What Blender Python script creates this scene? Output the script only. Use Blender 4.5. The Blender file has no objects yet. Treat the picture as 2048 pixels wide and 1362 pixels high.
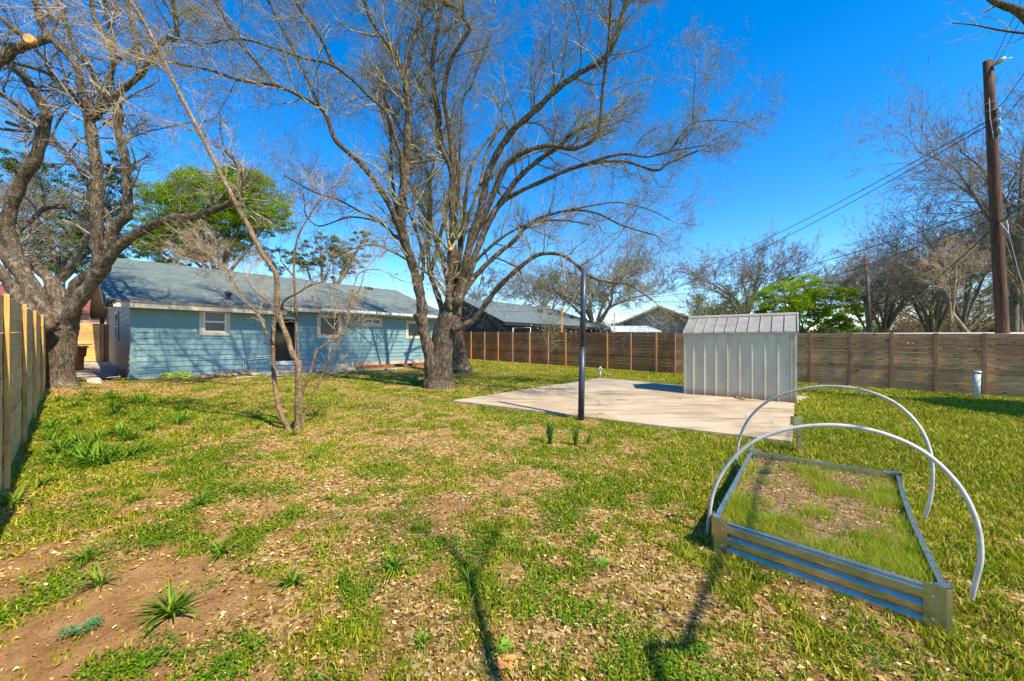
import bpy, math, random
import numpy as np
from mathutils import Vector
R = math.radians
# ---------------------------------------------------------------- camera, world, sun
F = 770.0; HY = 685.0; CZ = 1.51            # focal length in photo pixels, horizon row, eye height
scn = bpy.context.scene
cam_d = bpy.data.cameras.new('camera'); cam = bpy.data.objects.new('camera', cam_d)
scn.collection.objects.link(cam); scn.camera = cam
cam.location = (0, 0, CZ); cam.rotation_euler = (R(90), 0, 0)
cam_d.sensor_width = 36; cam_d.lens = F / 2048 * 36
cam_d.shift_y = (HY - 681) / 2048; cam_d.clip_end = 3000; cam_d.clip_start = 0.05
# light travels towards (-.655,.755) on the ground, elevation 51 degrees
SUN_AZ = Vector((0.715, -0.699, 0)).normalized(); SUN_EL = R(50)
sun_dir = Vector((SUN_AZ.x*math.cos(SUN_EL), SUN_AZ.y*math.cos(SUN_EL), math.sin(SUN_EL)))
w = bpy.data.worlds.new('World'); scn.world = w; w.use_nodes = True
nt = w.node_tree; nt.nodes.clear()
sky = nt.nodes.new('ShaderNodeTexSky'); sky.sky_type = 'NISHITA'; sky.sun_disc = False
sky.sun_elevation = SUN_EL; sky.sun_rotation = math.atan2(SUN_AZ.x, SUN_AZ.y)
sky.air_density = 1.0; sky.dust_density = 0.0; sky.ozone_density = 3.0; sky.altitude = 300
hs = nt.nodes.new('ShaderNodeHueSaturation'); hs.inputs['Saturation'].default_value = 1.42; hs.inputs['Value'].default_value = 1.22
hs.inputs['Hue'].default_value = 0.503
bg = nt.nodes.new('ShaderNodeBackground'); bg.inputs['Strength'].default_value = 0.135
wo = nt.nodes.new('ShaderNodeOutputWorld')
nt.links.new(sky.outputs[0], hs.inputs['Color']); nt.links.new(hs.outputs[0], bg.inputs['Color']); nt.links.new(bg.outputs[0], wo.inputs['Surface'])
sl = bpy.data.lights.new('sun', 'SUN'); sl.energy = 5.0; sl.angle = R(0.53); sl.color = (1.0, 0.88, 0.68)
so = bpy.data.objects.new('sun', sl); scn.collection.objects.link(so)
so.rotation_euler = sun_dir.to_track_quat('Z', 'Y').to_euler(); so.location = (20, -20, 30)
scn.view_settings.view_transform = 'Standard'; scn.view_settings.look = 'None'
scn.view_settings.exposure = 0.82; scn.view_settings.gamma = 1.0
scn.cycles.max_bounces = 6; scn.cycles.transparent_max_bounces = 8

# ---------------------------------------------------------------- yard frame and projection helpers
TH = R(48.93)
NX, NY = math.cos(TH), math.sin(TH)          # across the lot, local x
DX, DY = -NY, NX                             # along the fences, away from camera, local y
def gz(x, y):
    s = max(-14.0, min(30.0, DX*x + DY*y))
    return 0.0205*s
def gz_np(x, y): return 0.0205*np.clip(DX*x + DY*y, -14, 30)
def G(px, py, dz=0.0):
    """point on the sloping ground seen at photo pixel px,py"""
    k = (px-1024)/F; v = (py-HY)/F
    # CZ - v*D = .0205*(DX*k+DY)*D + dz
    D = (CZ-dz)/(v + 0.0205*(DX*k+DY))
    return Vector((k*D, D, CZ - v*D))
def W(px, py, D): return Vector(((px-1024)/F*D, D, CZ - (py-HY)/F*D))
def local(t, r, z, O=(0, 0)): return Vector((O[0]+NX*t+DX*r, O[1]+NY*t+DY*r, z))
def vnoise(x, y, seed=0):
    xi = np.floor(x).astype(np.int64); yi = np.floor(y).astype(np.int64); fx = x-xi; fy = y-yi
    fx = fx*fx*(3-2*fx); fy = fy*fy*(3-2*fy)
    def h(a, b):
        n = (a*374761393 + b*668265263 + seed*974634777) & 0x7fffffff
        n = ((n ^ (n >> 13))*1274126177) & 0x7fffffff
        return ((n ^ (n >> 16)) & 0xffff)/65535.0
    return (h(xi, yi)*(1-fx)+h(xi+1, yi)*fx)*(1-fy) + (h(xi, yi+1)*(1-fx)+h(xi+1, yi+1)*fx)*fy
def fbm(x, y, seed=0, o=4):
    a = 0; amp = 1; t = 0
    for i in range(o):
        a = a + amp*vnoise(x*2**i+17.3*i, y*2**i-9.1*i, seed+i); t += amp; amp *= .5
    return a/t
NR = np.random.default_rng(7)

# ---------------------------------------------------------------- scene graph helpers
def link(o): scn.collection.objects.link(o); return o
def tag(o, label=None, cat=None, group=None, kind=None):
    if label: o['label'] = label
    if cat: o['category'] = cat
    if group: o['group'] = group
    if kind: o['kind'] = kind
    return o
def thing(name, label, cat, loc=(0, 0, 0), rz=0.0, group=None):
    o = bpy.data.objects.new(name, None); link(o); o.location = loc; o.rotation_euler = (0, 0, rz)
    o.empty_display_size = 0.2
    return tag(o, label, cat, group)
class MB:
    def __init__(s): s.v = []; s.f = []
    def box(s, x0, x1, y0, y1, z0, z1):
        b = len(s.v)
        s.v += [(x0,y0,z0),(x1,y0,z0),(x1,y1,z0),(x0,y1,z0),(x0,y0,z1),(x1,y0,z1),(x1,y1,z1),(x0,y1,z1)]
        s.f += [(b,b+3,b+2,b+1),(b+4,b+5,b+6,b+7),(b,b+1,b+5,b+4),(b+1,b+2,b+6,b+5),(b+2,b+3,b+7,b+6),(b+3,b,b+4,b+7)]
        return s
    def hexa(s, pts):                         # 8 points, bottom ring then top ring
        b = len(s.v); s.v += [tuple(p) for p in pts]
        s.f += [(b,b+3,b+2,b+1),(b+4,b+5,b+6,b+7),(b,b+1,b+5,b+4),(b+1,b+2,b+6,b+5),(b+2,b+3,b+7,b+6),(b+3,b,b+4,b+7)]
        return s
    def prism(s, poly, ax, a0, a1):           # poly in the other two axes, extruded along axis ax
        b = len(s.v); n = len(poly)
        for a in (a0, a1):
            for p in poly:
                q = list(p); q.insert(ax, a); s.v.append(tuple(q))
        s.f.append(tuple(b+i for i in reversed(range(n)))); s.f.append(tuple(b+n+i for i in range(n)))
        for i in range(n):
            j = (i+1) % n; s.f.append((b+i, b+j, b+n+j, b+n+i))
        return s
    def quad(s, a, b_, c, d):
        b = len(s.v); s.v += [tuple(a), tuple(b_), tuple(c), tuple(d)]; s.f.append((b, b+1, b+2, b+3)); return s
    def tube(s, pts, rad, n=8, cap=True, wob=0.0, rng=None):
        pts = [Vector(p) for p in pts]; m = len(pts)
        if not hasattr(rad, '__len__'): rad = [rad]*m
        b = len(s.v); up = None
        for i, p in enumerate(pts):
            t = (pts[min(i+1, m-1)]-pts[max(i-1, 0)])
            if t.length < 1e-9: t = Vector((0, 0, 1))
            t.normalize()
            if up is None: up = Vector((1, 0, 0)) if abs(t.x) < .8 else Vector((0, 1, 0))
            u = (up - t*up.dot(t)); u.normalize(); up = u; v = t.cross(u)
            for k in range(n):
                a = 2*math.pi*k/n; r = rad[i]
                if wob: r *= 1+wob*(rng.random()-.5)
                q = p+u*(math.cos(a)*r)+v*(math.sin(a)*r); s.v.append(q[:])
        for i in range(m-1):
            for k in range(n):
                k2 = (k+1) % n
                s.f.append((b+i*n+k, b+i*n+k2, b+(i+1)*n+k2, b+(i+1)*n+k))
        if cap:
            s.f.append(tuple(b+k for k in reversed(range(n)))); s.f.append(tuple(b+(m-1)*n+k for k in range(n)))
        return s
    def lathe(s, prof, n=20, cx=0, cy=0, lean=(0, 0)):
        b = len(s.v); m = len(prof)
        for r, z in prof:
            for k in range(n):
                a = 2*math.pi*k/n; s.v.append((cx+lean[0]*z+r*math.cos(a), cy+lean[1]*z+r*math.sin(a), z))
        for i in range(m-1):
            for k in range(n):
                k2 = (k+1) % n; s.f.append((b+i*n+k, b+i*n+k2, b+(i+1)*n+k2, b+(i+1)*n+k))
        s.f.append(tuple(b+k for k in reversed(range(n)))); s.f.append(tuple(b+(m-1)*n+k for k in range(n)))
        return s
    def build(s, name, mat, parent=None, smooth=False, bevel=0):
        me = bpy.data.meshes.new(name); me.from_pydata(s.v, [], s.f); me.materials.append(mat)
        if smooth: me.shade_smooth()
        o = bpy.data.objects.new(name, me); link(o); o.parent = parent
        if bevel:
            md = o.modifiers.new('bevel', 'BEVEL'); md.width = bevel; md.segments = 2; md.limit_method = 'ANGLE'
        return o
def fast_mesh(name, verts, faces, mat, parent=None, smooth=False, attrs=None):
    verts = np.asarray(verts, dtype=np.float32); faces = np.asarray(faces, dtype=np.int32)
    me = bpy.data.meshes.new(name); M, k = faces.shape
    me.vertices.add(len(verts)); me.vertices.foreach_set('co', verts.ravel())
    me.loops.add(M*k); me.loops.foreach_set('vertex_index', faces.ravel())
    me.polygons.add(M); me.polygons.foreach_set('loop_start', np.arange(0, M*k, k, dtype=np.int32))
    me.polygons.foreach_set('loop_total', np.full(M, k, dtype=np.int32))
    if attrs:
        for an, av in attrs.items():
            a = me.attributes.new(an, 'FLOAT', 'POINT'); a.data.foreach_set('value', np.asarray(av, dtype=np.float32))
    me.update(calc_edges=True); me.materials.append(mat)
    if smooth: me.shade_smooth()
    o = bpy.data.objects.new(name, me); link(o); o.parent = parent
    return o
def copy_tree(o, parent=None):
    c = o.copy(); link(c)
    if parent: c.parent = parent
    for ch in list(o.children): copy_tree(ch, c)
    return c

# ---------------------------------------------------------------- materials
def new_mat(name):
    m = bpy.data.materials.new(name); m.use_nodes = True; n = m.node_tree.nodes
    return m, m.node_tree, n['Principled BSDF']
def ramp(t, fac, stops, interp='LINEAR'):
    r = t.nodes.new('ShaderNodeValToRGB'); r.color_ramp.interpolation = interp
    el = r.color_ramp.elements
    while len(el) < len(stops): el.new(0.5)
    for e, (p, c) in zip(el, stops): e.position = p; e.color = (*c, 1) if len(c) == 3 else c
    t.links.new(fac, r.inputs[0]); return r.outputs[0]
def coord(t, scale=(1, 1, 1), kind='Object'):
    c = t.nodes.new('ShaderNodeTexCoord'); mp = t.nodes.new('ShaderNodeMapping'); mp.inputs['Scale'].default_value = scale
    t.links.new(c.outputs[kind], mp.inputs[0]); return mp.outputs[0]
def noise(t, vec, scale, detail=4, rough=.55, dist=0):
    n = t.nodes.new('ShaderNodeTexNoise'); n.inputs['Scale'].default_value = scale; n.inputs['Detail'].default_value = detail
    n.inputs['Roughness'].default_value = rough; n.inputs['Distortion'].default_value = dist
    t.links.new(vec, n.inputs['Vector']); return n.outputs[0]
def mix(t, fac, a, b, mode='MIX'):
    m = t.nodes.new('ShaderNodeMix'); m.data_type = 'RGBA'; m.blend_type = mode
    for s, v in ((0, fac), (6, a), (7, b)):
        if isinstance(v, (int, float)): m.inputs[s].default_value = v
        elif isinstance(v, tuple): m.inputs[s].default_value = (*v, 1)
        else: t.links.new(v, m.inputs[s])
    return m.outputs[2]
def mth(t, op, a, b=0.0):
    m = t.nodes.new('ShaderNodeMath'); m.operation = op
    for s, v in ((0, a), (1, b)):
        if isinstance(v, (int, float)): m.inputs[s].default_value = v
        else: t.links.new(v, m.inputs[s])
    return m.outputs[0]
def bump(t, b, h, strength=.3, dist=.01):
    n = t.nodes.new('ShaderNodeBump'); n.inputs['Strength'].default_value = strength; n.inputs['Distance'].default_value = dist
    t.links.new(h, n.inputs['Height']); t.links.new(n.outputs[0], b.inputs['Normal'])
def island(t): return t.nodes.new('ShaderNodeNewGeometry').outputs['Random Per Island']
def plain(name, c1, c2, scale=6, rough=.6, metal=0, bmp=.15, bdist=.004, stretch=(1, 1, 1), detail=6, isl=0, lo=.35, hi=.65):
    m, t, b = new_mat(name); v = coord(t, stretch)
    n = noise(t, v, scale, detail); col = ramp(t, n, [(lo, c1), (hi, c2)])
    if isl:
        col = mix(t, 1.0, col, ramp(t, island(t), [(0, (1-isl,)*3), (1, (1+isl*.6,)*3)]), 'MULTIPLY')
    t.links.new(col, b.inputs['Base Color']); b.inputs['Roughness'].default_value = rough; b.inputs['Metallic'].default_value = metal
    if bmp: bump(t, b, noise(t, v, scale*3, 5), bmp, bdist)
    return m
def leafmat(name, stops, rough=.6, trans=.3, pos=None):
    """leaf: colour varies from leaf to leaf, a little light passes through"""
    m, t, b = new_mat(name); col = ramp(t, island(t), stops)
    if pos:
        col = mix(t, 1.0, col, ramp(t, noise(t, coord(t), pos, 3), [(.3, (.72, .76, .7)), (.7, (1.2, 1.15, 1.1))]), 'MULTIPLY')
    t.links.new(col, b.inputs['Base Color']); b.inputs['Roughness'].default_value = rough
    b.inputs['Specular IOR Level'].default_value = .06
    if trans:
        tr = t.nodes.new('ShaderNodeBsdfTranslucent'); t.links.new(col, tr.inputs['Color'])
        mx = t.nodes.new('ShaderNodeMixShader'); mx.inputs[0].default_value = trans
        out = [n for n in t.nodes if n.type == 'OUTPUT_MATERIAL'][0]
        t.links.new(b.outputs[0], mx.inputs[1]); t.links.new(tr.outputs[0], mx.inputs[2]); t.links.new(mx.outputs[0], out.inputs[0])
    return m
def wood(name, c1, c2, c3, knots=.8, isl=.35, along=1, rough=.8):
    """horizontal boards: grain runs along local axis `along`"""
    m, t, b = new_mat(name)
    sc = [9, 9, 9]; sc[along] = .8
    v = coord(t, tuple(sc)); g = noise(t, v, 4.0, 7, .6, .6)
    col = ramp(t, g, [(.3, c1), (.5, c2), (.72, c3)])
    k = noise(t, coord(t, (6, 6, 6) if along != 1 else (6, 3.2, 9)), 1.1, 2, .4)
    col = mix(t, ramp(t, k, [(.66, (0, 0, 0)), (.72, (knots,)*3)]), col, tuple(x*.32 for x in c1))
    blot = noise(t, coord(t), 1.3, 3); col = mix(t, 1.0, col, ramp(t, blot, [(.3, (.78, .76, .74)), (.7, (1.12, 1.1, 1.08))]), 'MULTIPLY')
    col = mix(t, 1.0, col, ramp(t, island(t), [(0, (1-isl, 1-isl, 1-isl*.95)), (.5, (1, 1, 1)), (1, (1+isl*.5, 1+isl*.45, 1+isl*.35))]), 'MULTIPLY')
    t.links.new(col, b.inputs['Base Color']); b.inputs['Roughness'].default_value = rough
    bump(t, b, g, .35, .004); return m
def bark(name, dark, mid, light, scale=1.0, lich=.5):
    m, t, b = new_mat(name)
    v = coord(t, (1, 1, .38)); n1 = noise(t, v, 16*scale, 8, .7, .5); n2 = noise(t, coord(t), 2.3*scale, 4, .6)
    vo = t.nodes.new('ShaderNodeTexVoronoi'); vo.feature = 'DISTANCE_TO_EDGE'; vo.inputs['Scale'].default_value = 26*scale; t.links.new(v, vo.inputs['Vector'])
    cr = ramp(t, vo.outputs[0], [(0, (.35,)*3), (.12, (1,)*3)])
    col = ramp(t, n1, [(.3, dark), (.5, mid), (.68, light)])
    col = mix(t, 1.0, col, ramp(t, n2, [(.3, (.55, .53, .52)), (.55, (1, 1, 1)), (.75, (1.35, 1.33, 1.28))]), 'MULTIPLY')
    col = mix(t, .6, col, cr, 'MULTIPLY')
    t.links.new(col, b.inputs['Base Color']); b.inputs['Roughness'].default_value = .9; b.inputs['Specular IOR Level'].default_value = .2
    h = mth(t, 'ADD', n1, mth(t, 'MULTIPLY', ramp(t, vo.outputs[0], [(0, (0,)*3), (.2, (1,)*3)]), .5))
    bump(t, b, h, .8, .03*min(1, 1/scale)); return m

M = {}
M['bark'] = bark('grey_bark', (.035, .025, .016), (.125, .095, .062), (.36, .30, .22))
M['bark_left'] = bark('pale_grey_bark', (.04, .028, .018), (.15, .115, .075), (.40, .335, .245))
M['bark_myrtle'] = bark('tan_smooth_bark', (.17, .10, .05), (.33, .22, .12), (.5, .38, .24), 1.6)
M['bark_far'] = plain('distant_bark', (.09, .07, .055), (.22, .18, .14), 8, .9)
M['bark_tan'] = plain('tan_distant_bark', (.25, .18, .1), (.4, .3, .18), 8, .9)
M['twig'] = plain('twig_bark', (.13, .11, .045), (.36, .315, .165), 5, .9, bmp=0)
M['twig_left'] = plain('pale_twig_bark', (.13, .10, .075), (.36, .31, .24), 5, .9, bmp=0)
M['twig_myrtle'] = plain('tan_twig_bark', (.30, .21, .12), (.52, .40, .25), 5, .9, bmp=0)
M['twig_far'] = plain('distant_twig', (.10, .085, .06), (.24, .205, .15), 3, .9, bmp=0)
M['twig_rust'] = plain('rusty_twig', (.2, .11, .07), (.34, .22, .14), 3, .9, bmp=0)
M['bud'] = leafmat('spring_buds', [(0, (.09, .10, .03)), (.5, (.22, .2, .06)), (.8, (.3, .16, .05)), (1, (.32, .30, .09))], trans=.2)
M['seed'] = leafmat('dark_seed_pods', [(0, (.04, .03, .02)), (1, (.14, .11, .07))], trans=0)
M['leaf_bright'] = leafmat('bright_spring_leaves', [(0, (.12, .22, .012)), (.5, (.27, .42, .015)), (1, (.42, .54, .03))], trans=.42, pos=.6)
M['leaf_mid'] = leafmat('olive_green_leaves', [(0, (.05, .10, .015)), (.5, (.12, .18, .03)), (1, (.2, .26, .06))], trans=.3, pos=.6)
M['leaf_soft'] = leafmat('sparse_pale_leaves', [(0, (.12, .17, .03)), (.5, (.2, .24, .05)), (1, (.3, .32, .1))], trans=.3)
M['leaf_dark'] = leafmat('dark_evergreen_leaves', [(0, (.03, .07, .01)), (.5, (.085, .15, .018)), (1, (.2, .27, .04))], trans=.15, pos=.8)
M['grass'] = leafmat('grass_blades', [(0, (.11, .17, .005)), (.35, (.23, .29, .008)), (.65, (.38, .40, .015)), (.84, (.50, .41, .07)), (1, (.62, .46, .18))], trans=.3, pos=.5)
M['weed'] = leafmat('weed_leaves', [(0, (.05, .14, .008)), (.6, (.11, .24, .012)), (1, (.21, .36, .02))], trans=.25, pos=.7)
M['litter'] = leafmat('dry_leaves', [(0, (.09, .045, .018)), (.2, (.28, .15, .045)), (.5, (.50, .30, .09)), (.8, (.62, .42, .155)), (.97, (.70, .52, .26)), (1, (.76, .64, .45))], trans=.08)
M['lily'] = leafmat('strap_leaves', [(0, (.06, .15, .012)), (.6, (.14, .27, .02)), (1, (.30, .42, .04))], trans=.3, rough=.45)
M['lily_dark'] = leafmat('deep_green_strap_leaves', [(0, (.04, .12, .02)), (1, (.10, .21, .045))], trans=.2, rough=.45)
M['glaucous'] = leafmat('blue_green_leaves', [(0, (.06, .18, .07)), (1, (.13, .28, .11))], trans=.2)
M['lime'] = leafmat('lime_leaves', [(0, (.16, .34, .03)), (1, (.3, .5, .07))], trans=.3)
M['cedar_new'] = wood('new_cedar_boards', (.62, .35, .125), (.76, .47, .19), (.86, .58, .28), .5, .2)
M['cedar_post'] = wood('yellow_pine_posts', (.46, .25, .06), (.62, .37, .10), (.74, .48, .16), .5, .15, along=2)
M['fence_brown'] = wood('brown_fence_boards', (.16, .068, .026), (.29, .135, .052), (.43, .22, .09), .85, .45)
M['fence_grey'] = wood('weathered_fence_boards', (.33, .15, .06), (.53, .275, .125), (.70, .43, .225), .9, .42)
M['post_orange'] = wood('orange_fence_posts', (.32, .155, .05), (.48, .25, .09), (.6, .34, .13), .5, .2, along=2)
M['post_brown'] = wood('brown_fence_posts', (.24, .13, .06), (.38, .22, .11), (.50, .31, .17), .5, .2, along=2)
M['gate_wood'] = wood('yellow_gate_boards', (.48, .29, .07), (.62, .41, .13), (.74, .53, .22), .4, .2, along=0)
M['siding'] = plain('blue_green_siding', (.165, .29, .31), (.20, .335, .345), 3, .55, bmp=.1, stretch=(1, 1, 3), isl=.06)
M['siding_side'] = plain('taupe_side_siding', (.30, .235, .18), (.36, .29, .225), 3, .6, bmp=.1, isl=.06)
M['trim'] = plain('cream_trim', (.55, .46, .34), (.66, .57, .43), 4, .6, bmp=.08)
M['drip'] = plain('brown_drip_edge', (.18, .13, .09), (.3, .23, .17), 6, .6)
M['white'] = plain('white_vinyl', (.7, .7, .68), (.8, .8, .78), 4, .4, bmp=.03)
M['concrete'] = plain('pale_concrete', (.44, .375, .29), (.6, .53, .43), 3, .85, bmp=.3)
M['foundation'] = plain('foundation_concrete', (.38, .32, .25), (.52, .46, .37), 5, .9, bmp=.3)
M['black'] = plain('black_metal', (.012, .013, .016), (.03, .032, .038), 6, .45)
M['pole_dark'] = plain('dark_painted_steel', (.018, .028, .045), (.045, .062, .09), 9, .42, bmp=.05)
M['pvc'] = plain('white_pvc', (.44, .425, .38), (.60, .585, .53), 12, .35, bmp=.02)
M['pvc_grey'] = plain('weathered_grey_pipe', (.42, .43, .42), (.58, .59, .57), 12, .5)
M['rock'] = plain('rough_stone', (.12, .09, .065), (.34, .26, .18), 9, .95, bmp=.8, bdist=.02)
M['bin'] = plain('terracotta_plastic', (.40, .16, .05), (.5, .22, .07), 5, .5, bmp=.05)
M['hose'] = plain('lime_hose', (.42, .56, .05), (.55, .70, .10), 8, .4, bmp=0)
M['navy'] = plain('navy_siding', (.010, .017, .035), (.018, .028, .052), 3, .6, bmp=.1)
M['greyblue'] = plain('grey_blue_siding', (.13, .18, .24), (.2, .26, .32), 2, .7)
M['whitemetal'] = plain('white_metal_roofing', (.62, .7, .74), (.74, .8, .84), 3, .4)
M['brownroof'] = plain('pale_roof_edge', (.3, .25, .21), (.42, .36, .3), 5, .8)
M['redroof'] = plain('red_roof', (.19, .05, .04), (.26, .08, .06), 5, .8)
M['rust'] = plain('rusted_steel_edging', (.16, .05, .02), (.28, .1, .04), 8, .9)
M['cable'] = plain('black_cable', (.012, .012, .014), (.03, .03, .03), 8, .5, bmp=0)
M['insul'] = plain('grey_glass_insulator', (.2, .25, .26), (.42, .47, .48), 12, .3)
M['stick'] = plain('dead_wood', (.16, .11, .07), (.34, .26, .18), 9, .9)
M['steel'] = plain('galvanised_clip', (.3, .3, .3), (.5, .5, .5), 9, .4, metal=.7)
M['cut'] = plain('fresh_cut_wood', (.62, .25, .05), (.78, .40, .12), 9, .8)
def mk_special():
    # roof shingles
    for nm, a, b_ in (('shingle', (.08, .112, .108), (.175, .22, .20)), ('shingle_far', (.075, .105, .115), (.14, .18, .185))):
        m, t, b = new_mat(nm+'_roof'); v = coord(t)
        br = t.nodes.new('ShaderNodeTexBrick'); t.links.new(v, br.inputs['Vector'])
        br.inputs['Scale'].default_value = 1; br.inputs['Brick Width'].default_value = .3; br.inputs['Row Height'].default_value = .13
        br.inputs['Mortar Size'].default_value = .008; br.inputs['Color1'].default_value = (.8, .8, .8, 1); br.inputs['Color2'].default_value = (1.15, 1.15, 1.15, 1)
        br.inputs['Mortar'].default_value = (.55, .55, .55, 1)
        col = ramp(t, noise(t, coord(t, (1, 2.6, 1)), 2.2, 8, .75), [(.32, a), (.68, b_)])
        col = mix(t, 1.0, col, br.outputs[0], 'MULTIPLY')
        t.links.new(col, b.inputs['Base Color']); b.inputs['Roughness'].default_value = .9
        bump(t, b, noise(t, v, 60, 3), .5, .006); M[nm] = m
    # window glass
    m, t, b = new_mat('dark_window_glass'); b.inputs['Base Color'].default_value = (.012, .016, .02, 1)
    b.inputs['Roughness'].default_value = .05; b.inputs['Specular IOR Level'].default_value = .3
    bump(t, b, noise(t, coord(t), 1.5, 2), .06, .02); M['glass'] = m
    # window screen glass, speckled by an insect screen
    m, t, b = new_mat('screened_window_glass'); n = noise(t, coord(t), 24, 4, .8)
    t.links.new(ramp(t, n, [(.5, (.012, .014, .018)), (.66, (.03, .032, .036)), (.74, (.16, .15, .15))]), b.inputs['Base Color'])
    b.inputs['Roughness'].default_value = .15; M['screen'] = m
    # shed steel
    m, t, b = new_mat('cream_painted_steel'); v = coord(t, (1, 1, .25))
    col = ramp(t, noise(t, v, 5, 6, .6), [(.3, (.44, .40, .30)), (.6, (.54, .50, .38)), (.8, (.58, .54, .42))])
    z = t.nodes.new('ShaderNodeSeparateXYZ'); t.links.new(coord(t), z.inputs[0])
    dirt = mth(t, 'MULTIPLY', noise(t, coord(t), 9, 5, .7), ramp(t, z.outputs[2], [(0, (1,)*3), (.22, (0,)*3)]))
    col = mix(t, mth(t, 'MULTIPLY', dirt, 1.6), col, (.24, .15, .08))
    t.links.new(col, b.inputs['Base Color']); b.inputs['Roughness'].default_value = .38; b.inputs['Metallic'].default_value = .15
    bump(t, b, noise(t, coord(t, (2.2, 2.2, 1.1)), 1.6, 2), .55, .05); M['shed'] = m
    M['shedroof'] = plain('taupe_steel_roof', (.25, .235, .205), (.33, .31, .27), 4, .45, metal=.1, bmp=.2, bdist=.01)
    # galvanised
    m, t, b = new_mat('galvanised_steel'); vo = t.nodes.new('ShaderNodeTexVoronoi'); vo.inputs['Scale'].default_value = 55; t.links.new(coord(t), vo.inputs['Vector'])
    c = ramp(t, noise(t, coord(t), 7, 5), [(.3, (.42, .43, .36)), (.7, (.62, .63, .58))])
    c = mix(t, .25, c, vo.outputs['Color'], 'SOFT_LIGHT')
    t.links.new(c, b.inputs['Base Color']); b.inputs['Metallic'].default_value = .92; b.inputs['Roughness'].default_value = .27; M['galv'] = m
    # slab concrete
    for nm, c1, c2, c3, st in (('slab', (.34, .255, .155), (.44, .345, .225), (.54, .445, .315), .8), ('slab_old', (.27, .225, .15), (.36, .305, .21), (.44, .38, .28), .5)):
        m, t, b = new_mat(nm+'_concrete'); v = coord(t)
        col = ramp(t, noise(t, v, 1.1, 7, .62, .4), [(.3, c1), (.5, c2), (.7, c3)])
        wv = noise(t, coord(t, (.35, 2.6, 1)), 1.7, 3, .5, .3)
        col = mix(t, mth(t, 'MULTIPLY', ramp(t, wv, [(.5, (0,)*3), (.66, (1,)*3)]), st), col, tuple(x*.62 for x in c1))
        fn = noise(t, v, 38, 5, .7); col = mix(t, 1.0, col, ramp(t, fn, [(.3, (.84,)*3), (.7, (1.1,)*3)]), 'MULTIPLY')
        vo = t.nodes.new('ShaderNodeTexVoronoi'); vo.feature = 'DISTANCE_TO_EDGE'; vo.inputs['Scale'].default_value = .42
        dv = t.nodes.new('ShaderNodeVectorMath'); dv.operation = 'ADD'; nz = t.nodes.new('ShaderNodeTexNoise'); nz.inputs['Scale'].default_value = 1.8
        t.links.new(v, nz.inputs['Vector']); t.links.new(v, dv.inputs[0]); t.links.new(nz.outputs[1], dv.inputs[1]); t.links.new(dv.outputs[0], vo.inputs['Vector'])
        col = mix(t, ramp(t, vo.outputs[0], [(0, (.55,)*3), (.006, (0,)*3)]), col, tuple(x*.4 for x in c1))
        t.links.new(col, b.inputs['Base Color']); b.inputs['Roughness'].default_value = .88; bump(t, b, fn, .3, .004); M[nm] = m
    # utility pole timber
    m, t, b = new_mat('creosote_pole_wood'); n = noise(t, coord(t, (7, 7, .35)), 3, 7, .7, .4)
    col = ramp(t, n, [(.34, (.025, .012, .008)), (.52, (.09, .038, .018)), (.72, (.24, .105, .045))])
    t.links.new(col, b.inputs['Base Color']); b.inputs['Roughness'].default_value = .85; bump(t, b, n, .6, .02); M['pole'] = m
    # brick
    m, t, b = new_mat('red_brick'); br = t.nodes.new('ShaderNodeTexBrick'); t.links.new(coord(t), br.inputs['Vector'])
    mp = [n for n in t.nodes if n.type == 'MAPPING'][0]; mp.inputs['Rotation'].default_value = (R(90), 0, 0)
    br.inputs['Scale'].default_value = 1; br.inputs['Brick Width'].default_value = .22; br.inputs['Row Height'].default_value = .075; br.inputs['Mortar Size'].default_value = .01
    br.inputs['Color1'].default_value = (.42, .2, .13, 1); br.inputs['Color2'].default_value = (.52, .28, .19, 1); br.inputs['Mortar'].default_value = (.5, .42, .36, 1)
    t.links.new(br.outputs[0], b.inputs['Base Color']); b.inputs['Roughness'].default_value = .9; M['brick'] = m
    # garden soil in the raised bed
    M['bedsoil'] = plain('dry_mulch_soil', (.12, .065, .03), (.38, .24, .12), 22, .95, bmp=1.0, bdist=.03, detail=8)
    # ground
    m, t, b = new_mat('yard_ground'); v = coord(t)
    at = t.nodes.new('ShaderNodeAttribute'); at.attribute_name = 'grass'; al = t.nodes.new('ShaderNodeAttribute'); al.attribute_name = 'litter'
    big = noise(t, v, 1.4, 5, .6)
    soil = ramp(t, noise(t, v, 7, 8, .7), [(.28, (.30, .15, .058)), (.5, (.47, .26, .11)), (.72, (.62, .385, .19))])
    soil = mix(t, 1.0, soil, ramp(t, noise(t, v, 70, 6, .8), [(.3, (.6,)*3), (.68, (1.22,)*3)]), 'MULTIPLY')
    soil = mix(t, ramp(t, noise(t, v, 19, 5, .8), [(.58, (0,)*3), (.66, (.75,)*3)]), soil, (.16, .09, .045))
    vo = t.nodes.new('ShaderNodeTexVoronoi'); vo.inputs['Scale'].default_value = 42; t.links.new(v, vo.inputs['Vector'])
    sx = t.nodes.new('ShaderNodeSeparateXYZ'); t.links.new(vo.outputs['Color'], sx.inputs[0])
    lit = ramp(t, sx.outputs[0], [(0, (.12, .06, .02)), (.3, (.30, .175, .05)), (.6, (.46, .29, .095)), (.85, (.60, .42, .165)), (1, (.70, .54, .30))])
    vg = t.nodes.new('ShaderNodeTexVoronoi'); vg.inputs['Scale'].default_value = 60; t.links.new(v, vg.inputs['Vector'])
    sg = t.nodes.new('ShaderNodeSeparateXYZ'); t.links.new(vg.outputs['Color'], sg.inputs[0])
    grs = ramp(t, sg.outputs[0], [(0, (.06, .10, .006)), (.5, (.16, .225, .012)), (.8, (.28, .32, .02)), (1, (.44, .38, .10))])
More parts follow.
